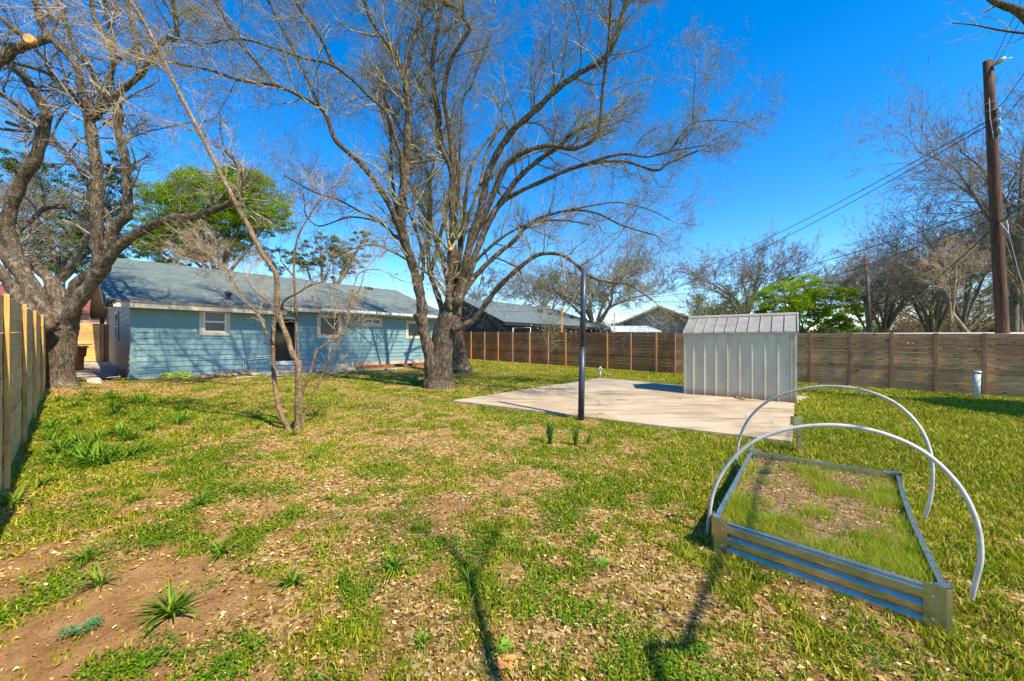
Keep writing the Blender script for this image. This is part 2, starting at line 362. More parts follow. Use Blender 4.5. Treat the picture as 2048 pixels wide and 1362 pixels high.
    brk = noise(t, v, 16, 6, .75)
    f1 = ramp(t, mth(t, 'ADD', al.outputs['Fac'], mth(t, 'SUBTRACT', brk, .5)), [(.42, (0,)*3), (.56, (1,)*3)])
    brk2 = noise(t, v, 11, 6, .75, .3)
    f2 = ramp(t, mth(t, 'ADD', at.outputs['Fac'], mth(t, 'MULTIPLY', mth(t, 'SUBTRACT', brk2, .5), 1.6)), [(.52, (0,)*3), (.68, (1,)*3)])
    col = mix(t, f1, soil, lit); col = mix(t, f2, col, grs)
    t.links.new(col, b.inputs['Base Color']); b.inputs['Roughness'].default_value = .95; b.inputs['Specular IOR Level'].default_value = .1
    bump(t, b, mth(t, 'ADD', mth(t, 'MULTIPLY', sx.outputs[1], .5), noise(t, v, 24, 8, .8)), 1.0, .035); M['ground'] = m
mk_special()
# ================================================================ THE GROUND
COV = [  # photo px, py, grass, litter   (what covers the soil around that spot)
 (60,1290,.36,.22),(240,1290,.30,.2),(350,1230,.24,.2),(90,1150,.34,.28),(480,1340,.42,.35),(150,1200,.3,.2),(60,1080,.5,.35),(200,1020,.55,.5),(150,930,.62,.55),(120,850,.85,.3),(220,800,.8,.45),(230,775,.2,.75),
 (330,900,.6,.6),(330,780,.3,.85),(450,775,.55,.55),(430,1000,.42,.75),(430,1120,.35,.45),(520,1250,.4,.5),(560,1150,.45,.5),(500,880,.45,.8),(650,950,.42,.8),(700,1300,.5,.55),
 (700,1100,.5,.62),(760,880,.35,.8),(640,800,.6,.6),(700,760,.5,.6),(760,745,.4,.7),(850,800,.55,.6),(980,740,.6,.55),(1000,790,.55,.6),(870,1100,.66,.5),(900,1010,.5,.6),(930,900,.34,.7),
 (950,1150,.62,.55),(930,1280,.5,.65),(1000,950,.5,.7),(1080,1200,.42,.75),(1150,1050,.5,.75),(1150,920,.5,.7),(1230,1300,.42,.78),(1250,1120,.52,.72),(1280,930,.66,.6),(1330,1060,.7,.55),
 (1340,1180,.35,.55),(1400,1300,.4,.62),(1380,950,.8,.4),(1560,1230,.62,.5),(1700,1320,.5,.6),(1250,755,.75,.5),(1340,758,.85,.4),(1700,790,.98,.12),(1640,820,.8,.3),(1800,820,.98,.12),
 (1950,840,.95,.2),(1750,880,.95,.3),(1980,950,.85,.45),(1900,1010,.8,.5),(2020,1100,.75,.55),(2030,1250,.65,.6),(1980,1330,.6,.6),(1420,860,.75,.4)]
cp = np.array([[*G(a, b)[:2], c, d] for a, b, c, d in COV])
def cover(x, y):
    x = np.asarray(x, float); y = np.asarray(y, float); wsum = 0; g = 0; l = 0
    for cx, cy, cg, cl in cp:
        s = 0.12*math.hypot(cx, cy)
        wgt = 1.0/(((x-cx)**2+(y-cy)**2)/(s*s)+.25)**1.6
        wsum = wsum+wgt; g = g+wgt*cg; l = l+wgt*cl
    g = g/wsum; l = l/wsum
    n1 = fbm(x*1.1, y*1.1, 3, 5); n2 = fbm(x*1.5+40, y*1.5, 9, 5); n3 = fbm(x*4.5, y*4.5, 21, 3)
    g = g+.045; n4 = fbm(x*9, y*9, 41, 2); n1 = fbm(x*2.1, y*2.1, 3, 5)
    n5 = fbm(x*19, y*19, 57, 2)
    g = np.clip(g + (n1-.5)*.62 + (n3-.5)*.65 + (n4-.5)*.75 + (n5-.5)*.5, 0, 1); l = np.clip(l + (n2-.5)*.85 + (n4*-.4+.2) - np.clip(g-.8, 0, 1)*.5, 0, 1)
    return g, l
def hb(x, y):  # small undulation of the lawn
    return (fbm(x*.8, y*.8, 5, 3)-.5)*.035
def ground():
    def axis(lo, hi, step, far):
        a = list(np.arange(lo, hi+1e-6, step)); d = step; q = hi
        while q < far: d *= 1.35; q += d; a.append(q)
        d = step; q = lo; b = []
        while q > -far: d *= 1.35; q -= d; b.append(q)
        return np.array(b[::-1]+a)
    X = axis(-15, 16, .09, 900); Y = axis(.2, 24, .09, 900)
    xx, yy = np.meshgrid(X, Y, indexing='ij'); x = xx.ravel(); y = yy.ravel()
    near = np.clip(1-(np.hypot(x, y-8)-22)/8, 0, 1)
    z = gz_np(x, y)+hb(x, y)*near
    g, l = cover(x, y)
    v = np.stack([x, y, z], 1); a, b = len(X), len(Y)
    i = np.arange(a-1)[:, None]*b+np.arange(b-1)[None, :]; i = i.ravel()
    f = np.stack([i, i+b, i+b+1, i+1], 1)
    o = fast_mesh('ground', v, f, M['ground'], smooth=True, attrs={'grass': g, 'litter': l}); tag(o, kind='structure')
ground()
# slabs (poured concrete): plane parallel to the lawn, 5 cm proud
SL_A = G(906, 805); SL_B = G(1584, 889); SL_C = Vector((6.85, 9.33, 0)); SL_D = G(1117, 771.6)
SL_E = G(1198, 757.4); SL_F = Vector((8.05, 10.45, 0))
slabs = []
def slab(name, pts, top, mat):
    m = MB(); n = len(pts); ctr = sum((Vector((p.x, p.y, 0)) for p in pts), Vector())/n
    o = None
    poly = [(p.x, p.y) for p in pts]
    for dz in (-.12, top):
        for x, y in poly: m.v.append((x, y, gz(x, y)+dz))
    m.f.append(tuple(reversed(range(n)))); m.f.append(tuple(range(n, 2*n)))
    for i in range(n): j = (i+1) % n; m.f.append((i, j, n+j, n+i))
    o = m.build(name, mat, bevel=.008); tag(o, kind='structure'); slabs.append(poly); return o
slab('concrete_slab', [SL_A, SL_B, SL_C, SL_D], .052, M['slab'])
SL_D2 = SL_D + (SL_C-SL_D).normalized()*.012
off = Vector((DY, -DX, 0)).normalized()*.0
slab('old_concrete_slab', [SL_D+Vector((.012, .014, 0)), SL_C+Vector((.012, .014, 0)), SL_F, SL_E], .036, M['slab_old'])
# side path by the house
pth = [G(150, 757), G(232, 757), G(262, 742), G(212, 722), G(150, 722)]
slab('path', pth, .012, M['foundation'])
def inside(px, py, poly):
    r = np.zeros(px.shape, bool); n = len(poly); j = n-1
    for i in range(n):
        xi, yi = poly[i]; xj, yj = poly[j]
        c = ((yi > py) != (yj > py)) & (px < (xj-xi)*(py-yi)/((yj-yi)+1e-12)+xi); r ^= c; j = i
    return r

# raised bed corners (base points, galvanised bed)
BED = [G(1430, 1100), G(1893, 1268), Vector((3.80, 3.79, 0)), Vector((2.80, 4.5, 0))]   # FL, FR, BR, BL
bed_poly = [(p.x, p.y) for p in BED]
HO = (-11.97, 12.09)
house_poly = [local(t, r, 0, HO)[:2] for t, r in ((0, 0), (3.86, 0), (3.86, .5), (13, .5), (13, 12.2), (0, 12.2))]
def candidates(n, dmin, dmax, power):
    """scatter positions over the lawn in front of the camera, thinning with distance"""
    u = NR.random(n); D = (dmin**power+(dmax**power-dmin**power)*u)**(1/power)
    k = (NR.random(n)*2-1)*1.52; return k*D, D
def lawn_mask(x, y):
    nn = NX*x+NY*y; ok = (nn > -.36) & (nn < 17.45)
    for p in slabs: ok &= ~inside(x, y, p)
    ok &= ~inside(x, y, bed_poly); ok &= ~inside(x, y, house_poly)
    return ok
def make_grass():
    x, y = candidates(1000000, .9, 27, .75); g, l = cover(x, y)
    right = np.clip((x/np.maximum(y, 1)+.1)*1.2, 0, 1)
    keep = lawn_mask(x, y) & (NR.random(len(x)) < np.clip((g-.36)*1.8, .03, 1)); x = x[keep]; y = y[keep]; g = g[keep]; right = right[keep]
    n = len(x); z = gz_np(x, y)+hb(x, y); D = np.hypot(x, y)
    h = (.012+.026*NR.random(n)**1.6)*(.55+.75*g)*(1+.035*D)*(1+.35*right); wd = (.0016+.0012*NR.random(n))*(1+.22*D)
    # clumping pulls blades together
    a = NR.random(n)*2*np.pi; lean = (.25+.9*NR.random(n))*h; la = NR.random(n)*2*np.pi
    dx = np.cos(a)*wd; dy = np.sin(a)*wd; lx = np.cos(la)*lean; ly = np.sin(la)*lean
    v = np.empty((n, 5, 3)); v[:, 0] = np.stack([x-dx, y-dy, z-.004], 1); v[:, 1] = np.stack([x+dx, y+dy, z-.004], 1)
    v[:, 2] = np.stack([x+dx*.8+lx*.35, y+dy*.8+ly*.35, z+h*.62], 1); v[:, 3] = np.stack([x-dx*.8+lx*.35, y-dy*.8+ly*.35, z+h*.62], 1)
    v[:, 4] = np.stack([x+lx, y+ly, z+h], 1)
    b = np.arange(n)[:, None]*5
    f = np.concatenate([b+np.array([0, 1, 2]), b+np.array([0, 2, 3]), b+np.array([3, 2, 4])], 1).reshape(-1, 3)
    tag(fast_mesh('grass', v.reshape(-1, 3), f, M['grass']), 'short patchy green and straw coloured lawn grass', 'grass', kind='stuff')
def quads(c, nrm_tilt, yaw, L, Wd, curl, n):
    """n leaf shaped quads (pairs of triangles folded on the midrib)"""
    ca, sa = np.cos(yaw), np.sin(yaw)
    ux = np.stack([ca*np.cos(nrm_tilt), sa*np.cos(nrm_tilt), np.sin(nrm_tilt)], 1); vx = np.stack([-sa, ca, np.zeros(n)], 1)
    roll = (NR.random(n)-.5)*1.3; up = np.cross(ux, vx); vx = vx*np.cos(roll)[:, None]+up*np.sin(roll)[:, None]; up = np.cross(ux, vx)
    L = L[:, None]; Wd = Wd[:, None]; cu = curl[:, None]
    v = np.empty((n, 4, 3)); v[:, 0] = c-ux*L; v[:, 1] = c+vx*Wd+up*cu; v[:, 2] = c+ux*L; v[:, 3] = c-vx*Wd+up*cu
    b = np.arange(n)[:, None]*4
    f = np.concatenate([b+np.array([0, 1, 2]), b+np.array([0, 2, 3])], 1).reshape(-1, 3)
    return v.reshape(-1, 3), f
def make_litter():
    x, y = candidates(400000, .9, 24, .8); g, l = cover(x, y)
    keep = lawn_mask(x, y) & (NR.random(len(x)) < np.clip((l-.22)*1.5, .10, 1)); x = x[keep]; y = y[keep]
    n = len(x); D = np.hypot(x, y); s = (.0035+.013*NR.random(n)**3.2)*(1+.075*D)
    c = np.stack([x, y, gz_np(x, y)+hb(x, y)+.003+.012*NR.random(n)], 1)
    v, f = quads(c, (NR.random(n)-.5)*.8, NR.random(n)*6.28, s, s*(.32+.3*NR.random(n)), s*(.1+.5*NR.random(n)), n)
    tag(fast_mesh('leaf_litter', v, f, M['litter']), 'curled dry tan leaves scattered over the lawn', 'leaf litter', kind='stuff')
def make_weeds():
    x, y = candidates(90000, .9, 14, .8); g, l = cover(x, y); n2 = fbm(x*2.2+7, y*2.2, 33, 3)
    left = np.clip(.9-(x/np.maximum(y, 1))*.7, .15, 1)
    keep = lawn_mask(x, y) & (NR.random(len(x)) < np.clip((g-.42)*2+(n2-.55)*5, 0, 1)*left); x = x[keep]; y = y[keep]
    m = 9; n = len(x)*m; D = np.repeat(np.hypot(x, y), m)
    cx = np.repeat(x, m)+NR.normal(0, .022, n)*(1+.06*D); cy = np.repeat(y, m)+NR.normal(0, .022, n)*(1+.06*D)
    s = (.004+.005*NR.random(n))*(1+.1*D)
    c = np.stack([cx, cy, gz_np(cx, cy)+hb(cx, cy)+.006+.028*NR.random(n)], 1)
    v, f = quads(c, (NR.random(n)-.4)*.9, NR.random(n)*6.28, s, s*.6, s*.25, n)
    tag(fast_mesh('weed_patches', v, f, M['weed']), 'low small leaved green weeds creeping among the grass', 'weeds', kind='stuff')
make_grass(); make_litter(); make_weeds()

# ================================================================ FENCES
FH = 1.83
def fence_run(name, label, n0, s0, s1, board_mat, post_mat, side, posts, back_posts=(), post_mats=None, boardh=.14, gap=.006, top=FH, pd=.066, skip=None):
    """horizontal board fence along local y; side=+1: posts stand on the +x side of the boards"""
    base = local(n0, s0, 0); t = thing(name, label, 'fence', (base.x, base.y, gz(base.x, base.y)), TH)
    z0 = gz(base.x, base.y); rng = random.Random(int(n0*10)+3)
    edges = [s0]+[p for p in posts if s0 < p < s1]+[s1]
    mats = board_mat if isinstance(board_mat, list) else [board_mat]
    for i in range(len(edges)-1):
        a, b = edges[i], edges[i+1]; m = MB()
        if skip and skip[0]-.3 < a < skip[1]: continue
        pa = local(n0, a, 0); pb = local(n0, b, 0); za = gz(pa.x, pa.y)-z0; zb = gz(pb.x, pb.y)-z0
        z = .03; k = 0
        while z < top-.05:
            h = min(boardh-gap, top-z); th = .018+.004*rng.random(); x0 = rng.uniform(-.003, .003)
            d = rng.uniform(-.003, .003); y0 = a-s0+.003; y1 = b-s0-.003
            ja, jb = za+z+rng.uniform(-.002, .002), zb+z+rng.uniform(-.002, .002)
            m.hexa([(x0, y0, ja), (x0+th, y0, ja), (x0+th, y1, jb), (x0, y1, jb), (x0, y0, ja+h+d), (x0+th, y0, ja+h+d), (x0+th, y1, jb+h+d), (x0, y1, jb+h+d)])
            z += boardh
        m.build('board_panel', mats[min(i*len(mats)//max(1, len(edges)-1), len(mats)-1)], t)
    for j, p in enumerate(posts):
        q = local(n0, p, 0); zq = gz(q.x, q.y)-z0; x = .026 if side > 0 else -.026-pd
        m = MB().box(x, x+pd, p-s0-.045, p-s0+.045, zq-.05, zq+top+.004+.02*rng.random())
        m.build('post', (post_mats[j] if post_mats else post_mat), t, bevel=.004)
    for p in back_posts:
        q = local(n0, p, 0); zq = gz(q.x, q.y)-z0; x = -.092 if side > 0 else .026
        MB().box(x, x+.066, p-s0-.045, p-s0+.045, zq-.05, zq+top-.01).build('post', post_mat, t, bevel=.004)
    return t
def s_at(px, n0):                 # distance along the fence line seen at photo column px
    k = (px-1024)/F; D = n0/(NX*k+NY); return DX*k*D+DY*D
lp = [2.0, 4.15] + [s_at(p, -.40) for p in (13, 49, 69, 81)]
sp = lp[3]-lp[2]
lps = [s_at(p, -.40) for p in (13, 49, 69, 84)]
lps = [lps[0]-4.6, lps[0]-2.3]+lps
lps.append(s_at(112, -.40))
while lps[-1] < 27: lps.append(lps[-1]+2.4)
lf = fence_run('wooden_fence', 'light new cedar board fence running along the left edge beside the big leaning tree', -.44, lps[0], 27.2, M['cedar_new'], M['cedar_post'], 1, lps, [p+.16 for p in lps[:-1]], boardh=.145, pd=.036, skip=(s_at(84, -.44), s_at(112, -.44)))
cap = MB(); cap.lathe([(.038, 0), (.038, .07), (.042, .075), (.042, .095), (.02, .108)], 14)
q = local(-.52, s_at(58, -.5), 0); c = cap.build('pipe_cap', M['steel'], lf, True); c.matrix_parent_inverse = lf.matrix_basis.inverted(); c.location = (q.x, q.y, gz(q.x, q.y)+FH-.02)
lf_base = local(-.44, lps[0], 0)
def to_local(o, root):            # store a child's transform relative to its root
    bpy.context.view_layer.update()
    w_ = o.matrix_world.copy(); o.matrix_parent_inverse.identity(); o.matrix_basis = root.matrix_world.inverted() @ w_
to_local(c, lf)
# back fence, posts where the photo shows them
bp_px = [2048+70, 1968, 1871, 1783, 1701, 1621, 1535, 1450, 1350, 1313, 1262, 1215, 1132, 1097, 1060, 1026, 997, 970, 943, 917]
bps = [s_at(p, 17.5) for p in bp_px]
pm = [M['post_brown']]*8+[M['post_brown'], M['post_orange'], M['post_brown'], M['post_orange'], M['post_orange'], M['post_brown'], M['post_orange'], M['post_brown'], M['post_orange'], M['post_brown'], M['post_orange'], M['post_brown']]
ext = [bps[-1]+2.4*i for i in range(1, 6)]
fence_run('wooden_fence', 'long weathered brown board fence across the back of the yard behind the steel shed', 17.5, bps[0], ext[-1],
          [M['fence_grey']]*8+[M['fence_brown']]*17, M['post_brown'], -1, bps+ext, post_mats=pm+[M['post_orange']]*5, boardh=.15, gap=.0065)
# gate between fence and house
gs = 27.3; gq = local(-.41, gs, 0)
g = thing('wooden_gate', 'yellow horizontal board gate closing the narrow passage between left fence and blue house', 'gate', (gq.x, gq.y, gz(gq.x, gq.y)), TH)
m = MB()
for i in range(13): m.box(.05, 1.35, -.01, .012+.004*(i % 2), .05+i*.14, .05+i*.14+.132)
m.build('board_panel', M['gate_wood'], g)
MB().box(1.37, 1.49, -.06, .06, -.05, 1.86).build('post', M['post_brown'], g); MB().box(1.50, 1.85, -.01, .015, .05, 1.84).build('side_board', M['fence_brown'], g)
MB().box(.35, 1.1, -.045, -.012, .88, .97).build('rail', M['gate_wood'], g)
# small printed sign behind the gate
sq = W(149, 646, 19.6); sg = thing('warning_sign', 'small white square sign with a round dark emblem above the yellow gate', 'sign', (sq.x, sq.y, sq.z-.2), R(35))
MB().box(-.17, .17, -.01, .01, 0, .36).build('sign_board', M['white'], sg)
mm = MB(); mm.tube([(.10*math.cos(a*.5236), -.016, .19+.10*math.sin(a*.5236)) for a in range(13)], .014, 6); mm.build('round_emblem', M['pole_dark'], sg)
MB().box(-.03, .03, -.07, -.012, -1.6, .3).build('post', M['steel'], sg)
# ================================================================ BLUE HOUSE
HG = gz(*HO)
house = thing('house', 'single storey blue green house with low shingled roof behind the trees', 'house', (HO[0], HO[1], 0), TH)
HTOP = 1.51+1.28; SLOPE = .338; RIDGE_R = 6.0; DEP = 12.0
def roof_z(r): return 1.51+1.30+SLOPE*(r+.5) if r <= RIDGE_R else 1.51+1.30+SLOPE*(RIDGE_R*2-r+.5)
def lap_wall_x(m, x0, x1, y, z0, z1, holes=(), e=.188):
    """lap siding on a wall facing local -y; boards tilt out at the bottom"""
    z = z0
    while z < z1-.01:
        h = min(e, z1-z)
        xs = [(x0, x1)]
        for hx0, hx1, hz0, hz1 in holes:
            if z+h > hz0+.01 and z < hz1-.01:
                nx = []
                for a, b in xs:
                    if hx0 <= a and hx1 >= b: continue
                    if hx1 <= a or hx0 >= b: nx.append((a, b)); continue
                    if hx0 > a: nx.append((a, hx0))
                    if hx1 < b: nx.append((hx1, b))
                xs = nx
        for a, b in xs:
            m.hexa([(a, y-.030, z), (b, y-.030, z), (b, y, z), (a, y, z), (a, y-.006, z+h), (b, y-.006, z+h), (b, y, z+h), (a, y, z+h)])
        z += e
def lap_wall_y(m, y0, y1, x, z0, z1, e=.188):
    z = z0
    while z < z1-.01:
        h = min(e, z1-z)
        m.hexa([(x-.020, y1, z), (x-.020, y0, z), (x, y0, z), (x, y1, z), (x-.006, y1, z+h), (x-.006, y0, z+h), (x, y0, z+h), (x, y1, z+h)])
        z += e
ZB = 1.51-1.175                     # bottom of the wing's siding
ZM = 1.51-.90                       # bottom of the main wall's siding
WX = 3.86; MR = .5; LX = 12.7
def tpx(px, r):                      # local t where photo column px meets the wall plane r
    k = (px-1024)/F; ax = HO[0]+DX*r; ay = HO[1]+DY*r
    return (k*ay-ax)/(NX-k*NY)
def zpx(px, py, r):
    t = tpx(px, r); P = local(t, r, 0, HO); return CZ-(py-HY)/F*P.y
m = MB()
wins = []                            # (r, t0, t1, z0, z1, style)
wins.append((0.0, tpx(407, 0), tpx(451.5, 0), zpx(429, 664, 0), zpx(429, 623.5, 0), 'hung'))
wins.append((MR, tpx(638.5, MR), tpx(677, MR), zpx(655, 671, MR), zpx(655, 634, MR), 'fixed'))
wins.append((MR, tpx(727, MR), tpx(760, MR), zpx(745, 648.5, MR), zpx(745, 638.5, MR), 'slider'))
wins.append((MR, tpx(815, MR), tpx(838, MR), zpx(825, 673, MR), zpx(825, 646, MR), 'fixed'))
dt0, dt1 = tpx(546, MR), tpx(589, MR); dz0, dz1 = zpx(570, 723, MR), zpx(570, 638, MR)
lap_wall_x(m, .10, WX-.1, 0, ZB, HTOP+.15, [(w_[1], w_[2], w_[3], w_[4]) for w_ in wins if w_[0] == 0])
lap_wall_x(m, WX+.0, LX, MR, ZM, roof_z(MR)-.12, [(w_[1], w_[2], w_[3], w_[4]) for w_ in wins if w_[0] == MR]+[(dt0-.06, dt1+.06, dz0, dz1)])
m.build('blue_siding', M['siding'], house)
m = MB(); lap_wall_y(m, 0.1, DEP, 0, ZB+.05, 2.75)
z = 2.75
while z < roof_z(RIDGE_R)-.2:        # gable triangle
    hw = (roof_z(RIDGE_R)-.15-z)/SLOPE
    m.hexa([(-.020, RIDGE_R+hw, z), (-.020, RIDGE_R-hw, z), (0, RIDGE_R-hw, z), (0, RIDGE_R+hw, z), (-.006, RIDGE_R+hw-.3, z+.188), (-.006, RIDGE_R-hw+.3, z+.188), (0, RIDGE_R-hw+.3, z+.188), (0, RIDGE_R+hw-.3, z+.188)])
    z += .188
m.build('side_siding', M['siding_side'], house)
# solid body behind the siding
m = MB(); m.box(.004, WX-.004, .004, MR+.003, .2, HTOP+.1); m.box(.004, LX-.002, MR+.004, DEP, .2, 2.9)
m.prism([(MR+.05, 2.9), (RIDGE_R, roof_z(RIDGE_R)-.14), (11.5, 2.9)], 0, .004, LX-.01)
m.build('wall', M['siding'], house)
# corner boards
MB().box(-.024, .10, -.026, .0, ZB, HTOP+.1).box(-.026, -.0, 0, .09, ZB, HTOP+.1).build('corner_board', M['siding'], house)
MB().box(WX-.10, WX+.022, -.026, 0, ZB+.1, HTOP+.1).box(WX+.002, WX+.024, 0, MR-.02, ZB+.1, HTOP+.1).build('corner_board', M['siding'], house)
# the small stepped pale shims on the side wall corner
for i in range(6): MB().box(-.034, -.022, .10, .10+.05+.035*(5-i), ZB+.12+i*.188, ZB+.23+i*.188).build('flashing_piece', M['trim'], house)
MB().box(.05, LX, MR-.02, MR+.3, gz(*HO)-.3, ZM-.004).build('foundation', M['foundation'], house)
# roof: thick slabs with rake trim
def slope_slab(x0, x1, r0, r1, mat, name, th=.10, lift=0.0):
    m = MB(); za, zb = roof_z(r0)+lift, roof_z(r1)+lift
    m.hexa([(x0, r0, za-th), (x1, r0, za-th), (x1, r1, zb-th), (x0, r1, zb-th), (x0, r0, za), (x1, r0, za), (x1, r1, zb), (x0, r1, zb)])
    return m.build(name, mat, house)
RX0 = -.62; RX1 = LX+.5
rf = MB()
# front slope: wing part reaches r=-.5, main part r=0
poly = [(RX0, -.5), (WX+.42, -.5), (WX+.42, -.02), (RX1, -.02), (RX1, RIDGE_R), (RX0, RIDGE_R)]
for dz in (-.05, 0):
    for a, b in poly: rf.v.append((a, b, roof_z(b)+dz))
rf.f += [tuple(reversed(range(6))), tuple(range(6, 12))]+[(i, (i+1) % 6, 6+(i+1) % 6, 6+i) for i in range(6)]
rf.hexa([(RX0, RIDGE_R+.001, roof_z(RIDGE_R)-.05), (RX1, RIDGE_R+.001, roof_z(RIDGE_R)-.05), (RX1, 12.5, roof_z(12.5)-.05), (RX0, 12.5, roof_z(12.5)-.05),
         (RX0, RIDGE_R+.001, roof_z(RIDGE_R)), (RX1, RIDGE_R+.001, roof_z(RIDGE_R)), (RX1, 12.5, roof_z(12.5)), (RX0, 12.5, roof_z(12.5))])
roof = rf.build('roof', M['shingle'], house)
MB().tube([(RX0, RIDGE_R, roof_z(RIDGE_R)-.01), (RX1, RIDGE_R, roof_z(RIDGE_R)-.01)], .045, 6).build('ridge_cap', M['shingle'], roof)
# rake board on the gable and soffit
m = MB()
for r0, r1 in ((-.5, RIDGE_R-.002), (RIDGE_R+.002, 12.5)):
    za, zb = roof_z(r0)-.055, roof_z(r1)-.055
    m.hexa([(RX0, r0, za-.14), (RX0+.03, r0, za-.14), (RX0+.03, r1, zb-.14), (RX0, r1, zb-.14), (RX0, r0, za), (RX0+.03, r0, za), (RX0+.03, r1, zb), (RX0, r1, zb)])
    m.hexa([(RX0+.032, r0, za-.03), (.0, r0, za-.03), (.0, r1, zb-.03), (RX0+.032, r1, zb-.03), (RX0+.032, r0, za-.01), (.0, r0, za-.01), (.0, r1, zb-.01), (RX0+.032, r1, zb-.01)])
m.box(RX0+.032, 0, 11.8, 12.5, 2.58, 2.60); m.box(RX0+.005, RX0+.03, 11.4, 12.5, 2.5, 2.78)
m.build('rake_board', M['siding_side'], house)
# fascia and soffit
fz1 = roof_z(-.5)-.055
f = MB().box(-.42, WX+.42, -.53, -.5, fz1-.17, fz1).build('fascia', M['trim'], house)
MB().box(-.40, WX+.44, -.56, -.532, fz1-.012, fz1+.05).build('drip_edge', M['drip'], f)
MB().box(-.05, WX+.40, -.498, -.0, fz1-.16, fz1-.13).build('soffit', M['trim'], house)
fz2 = roof_z(0)-.02
f2 = MB().box(WX+.44, tpx(642, 0), -.03, 0, fz2-.17, fz2-.03).box(tpx(641, 0), RX1, -.07, -.005, fz2-.15, fz2-.0).build('fascia', M['trim'], house)
MB().box(tpx(641, 0)+.02, RX1, -.115, -.072, fz2-.10, fz2+.012).build('gutter', M['white'], f2)
MB().box(WX+.44, RX1, .002, MR, fz2-.16, fz2-.13).build('soffit', M['trim'], house)
# windows
for r, a, b, z0, z1, st in wins:
    tw = .125; wi = MB()
    wi.box(a-tw, b+tw, r-.055, r-.022, z0-tw, z0-.001).box(a-tw, b+tw, r-.055, r-.022, z1+.001, z1+tw*.8).box(a-tw, a-.001, r-.055, r-.022, z0, z1).box(b+.001, b+tw, r-.055, r-.022, z0, z1)
    wf = wi.build('window', M['trim'], house, bevel=.004)
    fr = MB(); s = .04
    fr.box(a, b, r-.045, r-.0, z0, z0+s).box(a, b, r-.045, r, z1-s, z1).box(a, a+s, r-.045, r, z0+s, z1-s).box(b-s, b, r-.045, r, z0+s, z1-s)
    if st == 'hung': fr.box(a+s, b-s, r-.04, r, (z0+z1)/2-.025, (z0+z1)/2+.025)
    if st == 'slider': fr.box((a+b)/2-.04, (a+b)/2+.04, r-.04, r, z0+s, z1-s)
    fr.build('frame', M['white'] if st != 'fixed' else M['trim'], wf)
    gl = MB().quad((a+s, r-.018, z0+s), (b-s, r-.018, z0+s), (b-s, r-.018, z1-s), (a+s, r-.018, z1-s)).build('glass', M['screen'] if st == 'hung' else M['glass'], wf)
# side window on the taupe wall
y0, y1 = 4.3, 5.5; ws = MB().box(-.06, -.032, y0-.1, y1+.1, 1.60, 1.70).box(-.06, -.032, y0-.1, y1+.1, 2.62, 2.72).box(-.06, -.032, y0-.1, y0, 1.7, 2.62).box(-.06, -.032, y1, y1+.1, 1.7, 2.62).build('window', M['trim'], house)
MB().box(-.055, -.033, y0, y1, 2.14, 2.18).build('frame', M['white'], ws); MB().box(-.045, -.0325, y0+.01, y1-.01, 1.71, 2.139).box(-.045, -.0325, y0+.01, y1-.01, 2.181, 2.61).build('glass', M['glass'], ws)
# glass door
door = MB().box(dt0-.07, dt0-.002, MR-.05, MR-.0, dz0, dz1).box(dt1+.002, dt1+.07, MR-.05, MR, dz0, dz1).box(dt0-.07, dt1+.07, MR-.05, MR, dz1+.002, dz1+.08).build('door', M['white'], house)
MB().quad((dt0, MR-.012, dz0+.03), (dt1, MR-.012, dz0+.03), (dt1, MR-.012, dz1), (dt0, MR-.012, dz1)).build('glass', M['glass'], door)
MB().box(dt1-.07, dt1-.045, MR-.07, MR-.014, dz0+.95, dz0+1.1).build('handle', M['black'], door)
MB().box(dt0-.16, dt1+.25, MR-.09, MR+.05, dz0-.14, dz0+.02).build('threshold', M['white'], door)
# white conduit on the wing wall
cy = -.05; t0, t1 = tpx(487, cy), WX+.03; zc = zpx(487, 715.5, cy)
m = MB(); m.tube([(t0, cy, ZB-.1), (t0, cy, zc), (t1, cy, zc+.05)], .016, 8); m.tube([(t0+.075, cy, ZB-.1), (t0+.075, cy, zc-.07), (t1, cy, zc-.02)], .016, 8)
m.build('conduit', M['white'], house, True)
# flood light and black downspout at the corner
dp = tpx(207, .15)
m = MB(); m.box(-.30, -.14, 10.6, 10.8, .5, 2.75);  m.build('downspout', M['black'], house)
m = MB(); m.box(-.60, -.36, -.56, -.40, fz1-.06, fz1+.03); m.lathe([(.03, 2.54), (.09, 2.56), (.10, 2.64), (.05, 2.70)], 12, -.5, -.5); m.build('flood_light', M['black'], house)
MB().lathe([(.07, 2.525), (.085, 2.545), (.06, 2.552)], 12, -.5, -.5).build('lamp_lens', M['white'], house)
# hose bib / faucet specks
for px, py in ((528, 685), (510, 650)):
    t_ = tpx(px, 0); z_ = zpx(px, py, 0); MB().box(t_-.02, t_+.02, -.06, -.02, z_-.02, z_+.02).build('wall_fitting', M['black'], house)
t_ = tpx(453, 0); z_ = zpx(453, 736, 0); MB().tube([(t_, -.05, z_-.15), (t_, -.05, z_+.05), (t_, -.02, z_+.07)], .015, 6).build('faucet', M['pvc_grey'], house)
